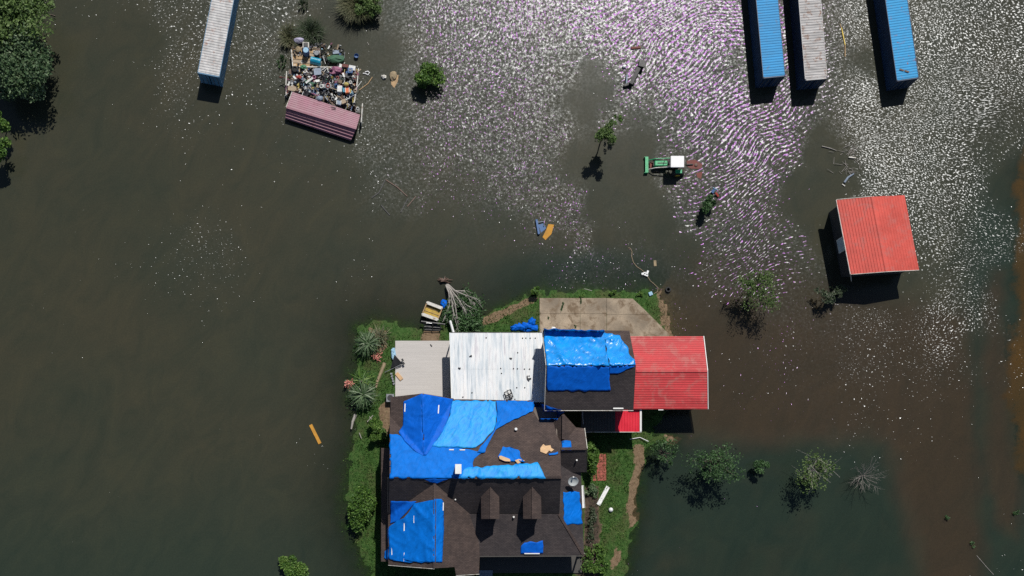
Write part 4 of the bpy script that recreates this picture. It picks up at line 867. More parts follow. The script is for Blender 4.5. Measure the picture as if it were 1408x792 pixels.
junk('board', 'red painted board at the heap rim above the magenta clothes', 'board', MB().bar(P(470, 90, .95), P(479, 91, 1.0), .3, .08), 'dull_red')
t_ = thing('tyre', 'dark tyre in the upper left corner of the heap', 'tyre', P(405.5, 95, .9)); q = P(405.5, 95, 1.0)
MB().lathe((q.x, q.y, .9), [(.2, 0), (.33, .02), (.36, .1), (.33, .2), (.2, .22), (.17, .11)], 14).build('rubber', 'black_rubber', t_)
# the uncountable rest of the heap
PAL = ['black'] * 9 + ['scrap_dark'] * 8 + ['scrap_white'] * 5 + ['scrap_grey'] * 3 + ['scrap_tan'] * 2 + [ 'scrap_brown', 'scrap_slate', 'scrap_tan', 'scrap_blue', 'scrap_red', 'scrap_green', 'scrap_pink', 'scrap_sky', 'scrap_yellow', 'scrap_dark']
HEAP = [(403, 93), (478, 93), (490, 96), (489, 120), (488, 142), (494, 156), (470, 147), (430, 133), (404, 124), (395, 124), (396, 104), (403, 100)]
def scatter_scrap(name, label, poly, n, zfun, smin, smax, seed, pal=PAL):
    rn = random.Random(seed); me = bpy.data.meshes.new(name); V = []; F = []; MI = []; k = 0
    xs = [q[0] for q in poly]; ys = [q[1] for q in poly]
    while k < n:
        x = rn.uniform(min(xs), max(xs)); y = rn.uniform(min(ys), max(ys))
        if not pip(poly, np.array([x]), np.array([y]))[0]: continue
        z = zfun(x, y) + rn.uniform(0, .3); q = P(x, y, z); s_ = rn.uniform(smin, smax)
        Mx = Matrix.Rotation(rn.uniform(0, 6.3), 4, 'Z') @ Matrix.Rotation(rn.uniform(-.9, .9), 4, 'X')
        b = MB(); r = rn.random()
        if r < .5: b.box(q, (s_ * rn.uniform(.5, 2), s_ * rn.uniform(.3, 1), s_ * rn.uniform(.1, .7)), M=Mx)
        elif r < .72: b.lathe(q, [(s_ * .4, 0), (s_ * .5, s_ * .6), (s_ * .35, s_ * .62), (s_ * .3, s_ * .2)], 8, M=Mx)
        elif r < .88: b.bar(q, q + Mx @ Vector((s_ * 3, 0, .1)), .05, .05)
        else:
            pts = [q + Mx @ Vector((math.cos(a_) * s_ * .7, math.sin(a_) * s_ * .7, 0)) for a_ in np.linspace(0, 5.2, 9)]; b.tube(pts, .03, 4)
        nv = len(V); V += b.v; F += [tuple(i + nv for i in f) for f in b.f]; MI += [rn.randrange(len(pal))] * len(b.f); k += 1
    me.from_pydata(V, [], F); me.update()
    for p_ in pal: me.materials.append(M[p_])
    me.polygons.foreach_set('material_index', MI); o = bpy.data.objects.new(name, me); C.objects.link(o); return props(o, label, 'junk', kind='stuff')
scatter_scrap('junk_heap', 'dense heap of mixed household junk inside the roofless shed', HEAP, 620, lambda x, y: .35 + .6 * math.exp(-(((x - 450) / 45) ** 2 + ((y - 115) / 26) ** 2)), .12, .5, 3)
scatter_scrap('junk_scatter', 'loose scraps lying on the boards and shallows north of the heap', [(402, 62), (440, 58), (470, 62), (476, 88), (404, 90)], 110, lambda x, y: .06, .08, .32, 5)
scatter_scrap('rim_clutter', 'small clutter along the east wall of the roofless shed', [(485, 96), (494, 96), (491, 118), (484, 118)], 26, lambda x, y: .7, .1, .3, 8, ['scrap_tan', 'scrap_white', 'scrap_red', 'scrap_grey', 'scrap_pink'])

# ================================================================== FOLIAGE
def set_tint(me, tint):
    at = me.attributes.new('tint', 'FLOAT', 'FACE'); at.data.foreach_set('value', np.ascontiguousarray(tint, dtype=np.float32))
def leaf_mesh(name, cen, tint, size, r_, mt, parent=None, up=0.55, aspect=1.7, kind=None):
    """many small bent leaf quads at cen (n,3)"""
    n = len(cen); nrm_ = r_.normal(size=(n, 3)); nrm_[:, 2] = np.abs(nrm_[:, 2]) + up; nrm_ /= np.linalg.norm(nrm_, axis=1, keepdims=True)
    a = np.cross(nrm_, r_.normal(size=(n, 3))); a /= np.linalg.norm(a, axis=1, keepdims=True) + 1e-9; b = np.cross(nrm_, a)
    s_ = (size * r_.uniform(.6, 1.35, n))[:, None]
    v = np.stack([cen - a * s_ * aspect * .5, cen - b * s_ * .42, cen + a * s_ * aspect * .5 - nrm_ * s_ * .15, cen + b * s_ * .42], 1).reshape(-1, 3)
    off = np.array(wloc(parent)) if parent is not None else 0
    me = bpy.data.meshes.new(name); me.from_pydata((v - off).tolist(), [], np.arange(4 * n).reshape(n, 4).tolist()); me.update()
    set_tint(me, np.clip(tint, 0, 1)); me.materials.append(M[mt]); o = bpy.data.objects.new(name, me); C.objects.link(o)
    if parent is not None: o.parent = parent
    if kind: o['kind'] = kind
    return o
def plant(name, label, cat, px, py, zc, rx, ry, rz_, n, size, mt, seed, base=None, lobes=9, gap=.35, trunk=True, group=None, twigs=0, spread=.55, tall=0.0, bark='bark'):
    """crown centre seen at px,py at height zc; radii in metres"""
    r_ = np.random.default_rng(seed); c = P(px, py, zc); g = -0.4 if base is None else base
    o = thing(name, label, cat, (c.x, c.y, max(g, -0.3)), group)
    lc = r_.normal(size=(lobes, 3)); lc /= np.linalg.norm(lc, axis=1, keepdims=True); lc *= r_.uniform(.35, .95, (lobes, 1)) ; lc[:, 2] = lc[:, 2] * .8
    lr = r_.uniform(.28, .55, lobes); lt = r_.uniform(-.18, .18, lobes)
    idx = r_.integers(0, lobes, n); d = r_.normal(size=(n, 3)); d /= np.linalg.norm(d, axis=1, keepdims=True)
    rad = r_.uniform(0, 1, n) ** spread
    pts = (lc[idx] + d * (rad * lr[idx])[:, None]) * np.array([rx, ry, rz_]) + np.array(c)
    nz = np.array([mnoise.noise(Vector(p_) * 1.6 + Vector((seed, 0, 0))) for p_ in pts]); keep = nz > -gap + (0 if gap >= .35 else 0) - .0
    keep &= pts[:, 2] > g + .03
    pts = pts[keep]; tint = np.clip(.42 + lt[idx[keep]] + r_.normal(size=len(pts)) * .22, 0, 1)
    leaf_mesh('crown', pts, tint, size, r_, mt, o)
    if trunk:
        root = Vector((c.x, c.y, g)); top = Vector((c.x, c.y, zc))
        tb = MB().tube([root, root.lerp(top, .5) + Vector((.05, .03, 0)), top], [.05 + .03 * rx, .04 + .02 * rx, .03], 6); tb.build('trunk', bark, o)
        bm_ = MB()
        for k in range(lobes):
            e = Vector(c) + Vector(lc[k]) * 1.0 * 1.0; e = Vector((c.x + lc[k][0] * rx, c.y + lc[k][1] * ry, c.z + lc[k][2] * rz_)); s0 = root.lerp(top, .45 + .4 * (k / lobes)); m_ = s0.lerp(e, .5) + Vector((0, 0, .1 * rz_)); bm_.tube([s0, m_, e], [.035 + .01 * rx, .025, .012], 4)
            for j in range(twigs):
                e2 = e + Vector(r_.normal(size=3)) * .28 * rx; bm_.tube([m_.lerp(e, .4 + .1 * j), e2], [.018, .008], 3)
        bm_.build('branches', bark, o)
    return o
TG = 'shrubs and small trees standing in the flood'
plant('tree', 'large leafy tree cut off by the top left corner', 'tree', 12, 22, 4.2, 4.6, 3.4, 2.2, 12500, .22, 'leaf_dusty_green', 31, lobes=30)
plant('tree', 'dusty grey green tree below the corner tree at the left edge', 'tree', 22, 82, 3.6, 3.9, 4.1, 2.2, 15000, .21, 'leaf_sage', 32, lobes=34, twigs=1)
plant('tree', 'small bright tree crown at the left edge under the big shadow', 'tree', -2, 162, 2.6, 1.2, 1.3, 1.0, 1700, .2, 'leaf_fresh', 33, lobes=8)
plant('tree', 'lowest small bright tree at the left edge', 'tree', -3, 205, 2.6, 1.5, 1.3, 1.0, 1900, .2, 'leaf_fresh', 34, lobes=9)
plant('bush', 'dark round shrub with leafy top right of the tan debris', 'bush', 590, 104, 1.3, 1.7, 1.6, 1.1, 3800, .17, 'leaf_fresh', 36, lobes=13, spread=.4)
plant('tree', 'slender leaning tree with small crown west of the tractor', 'tree', 833, 181, 3.3, 1.15, 1.5, 1.1, 3000, .13, 'leaf_dusty_green', 37, lobes=14, gap=.35)
plant('bush', 'tiny sprig beside the slender leaning tree', 'bush', 850, 165, 2.6, .5, .8, .5, 140, .13, 'leaf_fresh', 38, lobes=5, trunk=False)
plant('bush', 'small dark shrub below the blue and red toy', 'bush', 975, 281, 1.2, .85, .95, .8, 1300, .15, 'leaf_deep', 39, lobes=8)
plant('bush', 'large yellow green bush above its own dark shadow, between carport and shed', 'bush', 1045, 393, 3.2, 2.2, 2.7, 1.2, 4600, .12, 'leaf_dusty_green', 40, lobes=24, gap=.06, group=TG, twigs=1)
plant('bush', 'sparse dusty bush at the lower left of the red roofed shed', 'bush', 1145, 402, 1.3, 1.7, 1.0, .8, 1300, .15, 'leaf_dusty', 41, lobes=9, gap=.2, group=TG)
plant('bush', 'loose bush nearest the dirt path south of the carport', 'bush', 914, 622, 2.1, 1.6, 1.6, 1.0, 1500, .13, 'leaf_deep', 42, lobes=16, gap=.04, group=TG)
plant('tree', 'broad dark green tree second from the path, south of the carport', 'tree', 984, 634, 3.1, 2.9, 2.5, 1.5, 4300, .14, 'leaf_deep', 43, lobes=26, gap=.04, group=TG)
plant('bush', 'smallest dark shrub in the row south of the carport', 'bush', 1044, 640, 1.1, .9, .8, .6, 800, .15, 'leaf_deep', 44, lobes=7, gap=.3, group=TG)
plant('tree', 'patchy half bare tree next to the leafless one', 'tree', 1124, 644, 2.9, 2.4, 2.5, 1.2, 2200, .14, 'leaf_dusty_green', 45, lobes=22, gap=.05, group=TG, twigs=4, bark='dead_wood', spread=.7)
# leafless tree
def bare_tree(name, label, px, py, seed, h=2.6, R0=2.0, n=16, mt='grey_wood', tw=12):
    rn = random.Random(seed); b0 = P(px, py, 0); o = thing(name, label, 'dead tree', b0); tr = MB().tube([b0 + Vector((0, 0, -.4)), b0 + Vector((.05, 0, h * .4))], [.09, .06], 6); tr.build('trunk', mt, o); bb = MB()
    for k in range(n):
        a_ = 6.283 * k / n + rn.uniform(-.2, .2); L = R0 * rn.uniform(.55, 1.1); s0 = b0 + Vector((0, 0, h * rn.uniform(.1, .4)))
        m_ = s0 + Vector((math.cos(a_) * L * .5, math.sin(a_) * L * .5, h * .25)); e = s0 + Vector((math.cos(a_ + .2) * L, math.sin(a_ + .2) * L, h * rn.uniform(.3, .6))); bb.tube([s0, m_, e], [.03, .018, .006], 4)
        for j in range(tw):
            f = rn.uniform(.2, .9); p_ = s0.lerp(m_, f * 2) if f < .5 else m_.lerp(e, f * 2 - 1); a2 = a_ + rn.uniform(-1, 1); l2 = L * rn.uniform(.15, .4); bb.tube([p_, p_ + Vector((math.cos(a2) * l2, math.sin(a2) * l2, rn.uniform(0, .3)))], [.011, .004], 3)
    bb.build('branches', mt, o); return o
bare_tree('dead_tree', 'leafless pale grey tree, last of the row on the right', 1182, 655, 5)
# shrubs round the house
HG = 'garden shrubs round the house'
plant('bush', 'round bright green bush by the west wall below the gable', 'bush', 521, 593, 1.2, 1.05, 1.25, .9, 3000, .14, 'leaf_fresh', 51, base=.1, lobes=12, spread=.4, group=HG)
plant('bush', 'wide leafy hedge bush beside the dark west side shadow', 'bush', 498, 694, 1.2, 1.7, 2.4, .9, 5200, .17, 'leaf_fresh', 52, base=0, lobes=17, spread=.45, group=HG)
plant('bush', 'lone round bush in the water at the bottom edge, left of the house', 'bush', 403, 780, 1.0, 1.75, 1.3, .8, 4200, .15, 'leaf_fresh', 53, base=-.3, lobes=14, spread=.4)
plant('bush', 'tall light green shrub at the northeast corner by the brick path', 'bush', 815, 628, 1.5, .85, 2.1, 1.1, 3800, .17, 'leaf_fresh', 54, base=.1, lobes=13, spread=.4, group=HG)
plant('bush', 'low mixed bush at the southeast corner of the porch', 'bush', 818, 772, .8, 1.7, 1.6, .6, 2600, .16, 'leaf_fresh', 55, base=.1, lobes=12, gap=.25, group=HG)
plant('bush', 'sparse reddish shrub in the bed along the east porch', 'bush', 814, 720, .6, .7, 2.2, .4, 900, .13, 'leaf_dusty', 56, base=.1, lobes=10, gap=.15, group=HG)
plant('bush', 'small green clump above the planter bed near the white trough', 'bush', 812, 676, .6, .8, .8, .4, 700, .13, 'leaf_sage', 57, base=.1, lobes=6, gap=.25, group=HG)
plant('bush', 'little leafy plant at the driveway northwest corner', 'bush', 737, 397, .9, .55, .75, .6, 700, .14, 'leaf_fresh', 58, base=-.05, lobes=7, group=HG)
for k, (x, y, rx, lb) in enumerate(((843, 402, .5, 'green weed clump on the north driveway edge'), (878, 404, .4, 'small weed clump near the northeast driveway corner'), (800, 405, .35, 'tiny weed clump halfway along the north driveway edge'))):
    plant('weed', lb, 'weed', x, y, .3, rx, .35, .25, 260, .11, 'leaf_fresh', 60 + k, base=0, lobes=5, trunk=False)
for k, (x, y, lb) in enumerate(((1303, 712, 'small weed clump breaking the water near the lower right, upper one'), (1338, 748, 'small weed clump breaking the water near the lower right, lower one'), (1398, 705, 'dark weed tuft by the orange shallows'))):
    plant('weed', lb, 'weed', x, y, .15, .45, .35, .15, 120, .1, 'leaf_deep', 70 + k, base=-.05, lobes=5, trunk=False)
# tall grass blades (reeds)
def blades(name, label, cat, px, py, rx, ry, h, n, mt, seed, wid=.05, lean=.5, kind=None, z0=-.05):
    r_ = np.random.default_rng(seed); a_ = r_.uniform(0, 6.283, n); q_ = np.sqrt(r_.uniform(0, 1, n)); c = P(px, py, 0)
    bx = c.x + np.cos(a_) * q_ * rx * .75; by = c.y + np.sin(a_) * q_ * ry * .75; hh = h * r_.uniform(.5, 1.15, n); ln = lean * hh * (0.3 + q_) * r_.uniform(.5, 1.4, n); da = a_ + r_.normal(size=n) * .5
    tx = bx + np.cos(da) * ln; ty = by + np.sin(da) * ln; mx = bx + np.cos(da) * ln * .35; my = by + np.sin(da) * ln * .35; wx_ = -np.sin(da) * wid; wy_ = np.cos(da) * wid
    Z0 = np.full(n, z0); v = np.stack([np.stack([bx - wx_, by - wy_, Z0], 1), np.stack([bx + wx_, by + wy_, Z0], 1), np.stack([mx + wx_, my + wy_, hh * .65], 1), np.stack([mx - wx_, my - wy_, hh * .65], 1), np.stack([tx, ty, hh * .95], 1)], 1).reshape(-1, 3)
    f = []; 
    for k in range(n): i = 5 * k; f += [(i, i + 1, i + 2, i + 3), (i + 3, i + 2, i + 4)]
    me = bpy.data.meshes.new(name); me.from_pydata(v.tolist(), [], f); me.update(); set_tint(me, np.repeat(np.clip(r_.normal(.45, .25, n), 0, 1), 2)); me.materials.append(M[mt]); o = bpy.data.objects.new(name, me); C.objects.link(o)
    return props(o, label, cat, kind=kind)
blades('reed_clump', 'tall brown and green reed clump at the top edge, right of the junk', 'reeds', 490, 10, 1.5, 1.3, 1.4, 2600, 'reed_leaf', 81, wid=.02, lean=.9)
plant('bush', 'rounded green bush in the reed clump at the top edge', 'bush', 509, 9, 1.1, 1.6, 1.5, .9, 4200, .13, 'leaf_dusty_green', 82, lobes=18, gap=.2)
blades('tall_grass', 'weedy grass clump just above the television', 'grass', 427, 46, 1.5, 1.2, .9, 900, 'leaf_dusty', 83, wid=.02, lean=.9)
blades('tall_grass', 'straw coloured dry grass left of the lilac bundle', 'grass', 398, 52, .9, 1.1, .8, 700, 'reed_leaf', 84, wid=.02, lean=.9)
blades('tall_grass', 'faint grass tuft in the water left of the floor boards', 'grass', 388, 86, .6, .8, .4, 60, 'leaf_deep', 85)
blades('tall_grass', 'faint grass tuft near the top edge above the junk', 'grass', 417, 8, .7, .7, .5, 60, 'leaf_dusty', 86)
# spiky plants, each leaf its own blade
LG = None
def spiky(label, px, py, z, R0, n, seed, droop=.5, mt='leaf_sage', base=0.0, wl_=.16):
    global LG
    if LG is None:
        b = MB(); vs = []; seg = 6
        for k in range(seg + 1):
            s_ = k / seg; w_l = math.sin(math.pi * min(1, .12 + s_ * .88)) * .5 * (1 - s_ * .3) if k < seg else 0.02; z_ = .55 * s_ - .75 * s_ * s_; vs += [(s_, -w_l, z_), (s_, w_l, z_)]
        LG = bpy.data.meshes.new('leaf'); LG.from_pydata(vs, [], [(2 * k, 2 * k + 1, 2 * k + 3, 2 * k + 2) for k in range(seg)]); LG.update()
    rn = random.Random(seed); c = P(px, py, z); o = thing('spiky_plant', label, 'plant', (c.x, c.y, base)); MB().tube([(c.x, c.y, base - .1), (c.x, c.y, z)], [.12, .08], 7).build('stem', 'bark', o)
    meshes = []
    for v_ in range(4):
        m_ = LG.copy(); m_.materials.append(M[mt]); set_tint(m_, np.full(len(m_.polygons), [.2, .4, .6, .9][v_])); meshes.append(m_)
    for k in range(n):
        l = bpy.data.objects.new('leaf', meshes[rn.randrange(4)]); C.objects.link(l); l.parent = o; L = R0 * rn.uniform(.5, 1.1)
        if k == 0: r2 = np.random.default_rng(seed); leaf_mesh('foliage', np.array(c) + np.array([0, 0, -.25]) + r2.normal(size=(int(n * 5), 3)) * np.array([R0 * .33, R0 * .33, .22]), r2.normal(.35, .25, int(n * 5)), .13, r2, 'leaf_deep' if mt != 'reed_leaf' else 'reed_leaf', o)
        l.location = (rn.uniform(-.15, .15), rn.uniform(-.15, .15), z - base - rn.uniform(0, .5)); l.rotation_euler = (rn.uniform(-.4, .4), rn.uniform(-.5, .45), rn.uniform(0, 6.283)); l.scale = (L, wl_ * rn.uniform(.7, 1.3), L * rn.uniform(.5, 1.0))
    return o
spiky('dark spiky leaved plant with dry fronds at the northwest garden', 505, 472, 1.2, 1.7, 190, 91, base=.05, mt='leaf_sage', wl_=.09)
spiky('dry straw fronds leaning over the northwest spiky plant', 522, 462, .8, 1.7, 60, 92, base=.05, mt='reed_leaf', wl_=.08)
spiky('spiky plant with long pale green blades, upper of the west pair', 497, 524, 1.1, 1.9, 50, 93, base=.05, mt='leaf_fresh', wl_=.13)
spiky('large dark spiky plant with drooping leaves west of the deck', 499, 543, 1.3, 1.8, 230, 94, base=.05, mt='leaf_sage', wl_=.1)
for k, (x, y, lb) in enumerate(((518, 490, 'pink flower clump at the foot of the northwest spiky plant'), (481, 527, 'pink flower clump at the shore left of the spiky pair'))):
    q = P(x, y, .5); rr_ = np.random.default_rng(100 + k); o = thing('flower_clump', lb, 'flowers', (q.x, q.y, .1)); leaf_mesh('petals', np.array(q) + rr_.normal(size=(90, 3)) * np.array([.28, .24, .12]), rr_.uniform(0, 1, 90), .15, rr_, 'flower_pink', o, kind='stuff')
# fallen branches and trunks near the plants
def log(label, pts, rad, mt, z=.25, name='log', cat='log'): ps = [P(x, y, z) for x, y in pts]; return props(MB().tube(ps, rad, 7).build(name, mt), label, cat)
log('tan fallen trunk lying between the two spiky plants', [(529, 499), (524, 512), (519, 524), (517, 533)], [.2, .19, .17, .12], 'tan')
log('short grey fallen trunk below the west spiky plant', [(489, 570), (485, 580), (483, 590)], [.18, .14, .08], 'dead_wood')
for k, (a, b_) in enumerate((((505, 580), (513, 571)), ((508, 573), (514, 580)), ((494, 595), (497, 603)))): log(('upper', 'middle', 'lowest')[k] + ' of three thin pale sticks by the west spiky plant', [a, b_], [.05, .04], 'dead_wood', .3, 'stick', 'stick')

# uprooted tree in front of the white roof
ft = thing('uprooted_tree', 'uprooted tree with many pale bare stems lying toward the white roof', 'fallen tree', P(611, 387, .1)); rn = random.Random(12)
rb = MB()
for k in range(14):
    a_ = rn.uniform(0, 6.28); q = P(611, 386, .2); rb.tube([q, q + Vector((math.cos(a_) * .4, math.sin(a_) * .3, rn.uniform(-.2, .3))), q + Vector((math.cos(a_) * rn.uniform(.6, 1.0), math.sin(a_) * rn.uniform(.3, .6), rn.uniform(-.3, .1)))], [.12, .06, .02], 5)
rb.build('root_ball', 'scrap_brown', ft)
STEMS = [[(613, 392), (617, 402), (618, 414), (617, 430)], [(614, 392), (619, 400), (622, 418), (617, 433)], [(614, 391), (621, 404), (626, 418), (628, 434), (630, 446)], [(615, 391), (623, 402), (632, 414), (640, 426), (649, 428)],
         [(616, 391), (626, 400), (638, 405), (650, 409), (661, 414)], [(626, 400), (634, 400), (641, 399)], [(638, 405), (648, 414), (655, 418)], [(632, 414), (637, 424), (646, 433)], [(622, 406), (622, 420), (625, 436), (629, 452)], [(623, 404), (634, 412), (642, 420), (653, 424)], [(620, 410), (616, 424), (612, 436)]]
sb = MB()
for k, st__ in enumerate(STEMS):
    n_ = len(st__); ps = [P(x, y, .35 + .5 * math.sin(math.pi * i / max(1, n_ - 1)) * rn.uniform(.5, 1.2) + .1 * i) for i, (x, y) in enumerate(st__)]; sb.tube(ps, [.085 - .055 * i / (n_ - 1) for i in range(n_)], 6)
    for j in range(7):
        i = rn.randrange(1, n_); a_ = rn.uniform(-2.2, -.3); l_ = rn.uniform(.3, .9); sb.tube([ps[i].lerp(ps[i - 1], rn.random()), ps[i] + Vector((math.cos(a_) * l_, math.sin(a_) * l_, rn.uniform(-.1, .4)))], [.022, .008], 3)
sb.build('stems', 'dead_wood', ft)
rr_ = np.random.default_rng(5); cs = []
for (x, y, s1, s2, n_) in ((643, 440, .95, 1.0, 1500), (653, 446, .8, .7, 800), (618, 436, .6, .8, 500), (636, 414, .9, .6, 380), (652, 430, .7, .8, 500), (617, 424, .3, .5, 120)):
    q = np.array(P(x, y, .55)); cs.append(q + rr_.normal(size=(n_, 3)) * np.array([s1 * .55, s2 * .55, .22]))
for st__ in STEMS:
    for (x, y) in st__[2:]:
        q = np.array(P(x, y, .5)); cs.append(q + rr_.normal(size=(55, 3)) * np.array([.3, .3, .15]))
cs = np.concatenate(cs); leaf_mesh('foliage', cs, rr_.normal(.42, .25, len(cs)), .16, rr_, 'leaf_deep', ft)
log('white plastic pipe leaning against the white roof eave', [(619, 441), (624, 459)], .14, 'white_plastic', .9, 'pipe', 'pipe')

# ================================================================== YARD THINGS
dk = thing('deck', 'pale plank deck west of the white metal roof', 'deck', P(580, 508, 0.1))
x0_, x1_ = P(543.5, 500, .42).x, P(618.5, 500, .42).x; ytop, ybot = P(0, 468.5, .42).y, P(0, 547, .42).y; n_ = 34; hgt = (ytop - ybot) / n_
for k in range(n_):
    yy = ytop - hgt * (k + .5); MB().box(((x0_ + x1_) / 2 + random.uniform(-.01, .01), yy, .39 + random.uniform(-.003, .004)), (x1_ - x0_, hgt - .003, .05)).build('plank', 'deck_wood', dk)
MB().box(((x0_ + x1_) / 2, (ytop + ybot) / 2, .2), (x1_ - x0_ - .1, ytop - ybot - .1, .3)).build('deck_frame', 'tan_wood', dk)
# driveway slabs
dv = thing('driveway', None, None, P(820, 435, .1)); dv['kind'] = 'structure'
DY = [(742.5, 409.5), (797, 409.5), (797, 436), (742.5, 436)]
def dslab(pts): MB().prism([P(x, y, .30 + random.uniform(-.006, .006)) for x, y in pts], .5).build('concrete_slab', 'concrete', dv)
dslab([(742, 409.8), (797.5, 409.8), (797.8, 431), (742, 431)]); dslab([(742, 431.3), (797.5, 431.3), (797.5, 470), (742, 470)])
dslab([(797.85, 409.8), (834, 409.8), (834, 431), (797.9, 431)]); dslab([(797.9, 431.3), (834, 431.3), (834, 470), (797.9, 470)])
dslab([(834.4, 410), (870, 410.6), (886, 425.5), (893, 432.5), (834.4, 432.5)]); dslab([(834.4, 432.8), (893.2, 432.8), (919.5, 459), (919.5, 470), (834.4, 470)])
crk = thing('driveway_weeds', 'dark weeds in the cracks at the northwest of the driveway', 'weeds', P(772, 425, .3)); rr_ = np.random.default_rng(8)
cs = np.concatenate([np.array(P(x, y, .33)) + rr_.normal(size=(26, 3)) * np.array([.05, .12, .02]) for x, y in ((774, 418), (773, 422), (772.5, 425.5), (799, 411), (799, 415), (754, 437), (791, 449))])
leaf_mesh('weed', cs, rr_.uniform(0, .7, len(cs)), .09, rr_, 'leaf_deep', crk)
q = P(761, 452, .5); props(blob(761, 451.5, .45, .25, .18, .12, 14, amp=.3).build('bag', 'white_plastic'), 'small white bag on the driveway against the garage tarp', 'bag')
# brick walk
bw = thing('brick_path', None, None, P(825, 645, .15)); bw['kind'] = 'structure'
bme = None
for (X0, X1, Y0, Y1) in ((820.5, 833.5, 624, 661), (815, 834, 649, 661.5)):
    a = P(X0, Y0, .26); b_ = P(X1, Y1, .26); nx_ = max(2, round((b_.x - a.x) / .36)); ny_ = max(2, round((a.y - b_.y) / .30))
    for i in range(nx_):
        for j in range(ny_):
            if X0 == 815 and a.x + (i + .5) * (b_.x - a.x) / nx_ > P(820.5, Y0, .26).x: continue
            sx_, sy_ = (b_.x - a.x) / nx_, (a.y - b_.y) / ny_
            if bme is None: o = MB().box((0, 0, 0), (sx_ - .02, sy_ - .02, .14)).build('brick', 'brick_red', bw, local=True); bme = o.data
            else: o = bpy.data.objects.new('brick', bme); C.objects.link(o); o.parent = bw
            o.location = (a.x + (i + .5) * sx_ - bw.location.x, a.y - (j + .5) * sy_ - bw.location.y, .22 - bw.location.z + random.uniform(-.012, .012)); o.rotation_euler = (random.uniform(-.03, .03), random.uniform(-.03, .03), random.uniform(-.04, .04))
# satellite dish on the east porch roof
q = PP(787, 668, plPE); sd = thing('satellite_dish', 'pale grey satellite dish on the east porch roof', 'satellite dish', q)
MB().tube([q, q + Vector((0, -.05, .7)), q + Vector((.05, -.15, 1.0))], .035).build('mast', 'steel', sd)
Md = Matrix.Translation((0, 0, 0)) @ Matrix.Rotation(R(28), 4, 'X')
MB().lathe(P(788, 661.5, q.z + 1.1), [(.02, -.06), (.2, -.05), (.38, .0), (.52, .09), (.55, .10), (.53, .075), (.38, -.02), (.2, -.07)], 22, M=Md).build('dish', 'pale_grey', sd, smooth=True)
p0 = P(788, 661.5, q.z + 1.1); MB().tube([p0 + Vector((0, .3, 0)), p0 + Vector((-.05, .38, .42))], .02).build('feed_arm', 'steel', sd); MB().lathe(p0 + Vector((-.05, .38, .4)), [(.08, 0), (.1, .08), (.05, .14)], 10).build('feed_horn', 'white_plastic', sd)
# white troughs / gutters pieces
def plankobj(name, label, cat, a, b_, z, w_, h_, mt, z2=None): return props(MB().bar(P(*a, z), P(*b_, z if z2 is None else z2), w_, h_).build(name, mt, bevel=.01), label, cat)
def trough(label, a, b_, z):
    o = thing('gutter_piece', label, 'gutter', P(*a, z)); A_ = P(*a, z); B_ = P(*b_, z); d = (B_ - A_).normalized(); s_ = Vector((-d.y, d.x, 0))
    MB().bar(A_, B_, .42, .05).build('base', 'white_plastic', o)
    for k in (-1, 1): MB().bar(A_ + s_ * .2 * k + Vector((0, 0, .08)), B_ + s_ * .2 * k + Vector((0, 0, .08)), .03, .14).build('side', 'white_plastic', o)
trough('white gutter length lying slanted on the lawn', (836, 669), (822.5, 694), .32); trough('white gutter length upright along the east porch eave', (799.6, 667.5), (801.5, 698.5), .9)
o = props(MB().lathe(P(839.5, 701, .25), [(.05, 0), (.2, .06), (.26, .17), (.2, .28), (.05, .34)], 12).build('ball', 'white_plastic', smooth=True), 'white ball on the lawn right of the slanted gutter', 'ball')
# bent white pvc pole
log('bent thin white pole on the grass south of the red porch roof', [(866, 604), (880, 601.5), (891.5, 607)], .045, 'white_plastic', .3, 'pole', 'pole')
# AC unit
q = P(536.5, 547, 1.0); ac = thing('air_conditioner', 'dark grey square air conditioner unit at the northwest corner of the house', 'air conditioner', (q.x, q.y, .2))
MB().box((q.x, q.y, .6), (.85, .85, .8)).build('case', 'scrap_grey', ac); MB().lathe((q.x, q.y, 1.0), [(.32, 0), (.32, .03), (.28, .03)], 16).build('fan_grille', 'black', ac); MB().box((q.x + .33, q.y - .1, 1.02), (.05, .2, .03)).build('tag', 'white_plastic', ac)
# folded dark canopy on the deck
ump = thing('folded_umbrella', 'dark folded umbrella with a long pale pole at the deck edge', 'umbrella', P(548, 497, .5))
MB().prism([P(542.5, 487.5, .95), P(553.5, 500, .75), P(537, 506, .6)], .06).build('canopy', 'black', ump); MB().tube([P(529, 512, .45), P(552, 501, .75)], .04).build('pole', 'steel', ump)
for k, (x, y) in enumerate(((553.5, 495), (555, 499.5))): MB().box(P(x, y, .75), (.2, .28, .12), rz=.5).build('fitting', 'black', ump)
props(blob(541.5, 487, .5, .28, .62, .2, 31, amp=.7).build('bag', 'scrap_sky'), 'crumpled pale blue plastic sheet beside the folded umbrella', 'plastic sheet')
plankobj('board', 'small tan board on the deck edge below the umbrella', 'board', (545, 513), (552.5, 522), .5, .42, .05, 'ply')
b = MB()
for k in range(5): b.box(P(538 + k * .9, 514 + k * 3.4, .35), (.25, .18, .15), rz=k)
props(b.build('rubble', 'scrap_grey'), 'grey rubble bits along the west edge of the deck', 'rubble', kind='stuff')
q = P(592.5, 474.5, .45); props(MB().box(q, (.22, .1, .05), rz=-1.0).add(*(lambda m_: (m_.v, m_.f))(MB().box(q + Vector((.08, -.1, .02)), (.12, .08, .05), rz=.5))).build('sandal', 'black'), 'small dark shoe on the upper part of the deck', 'shoe')
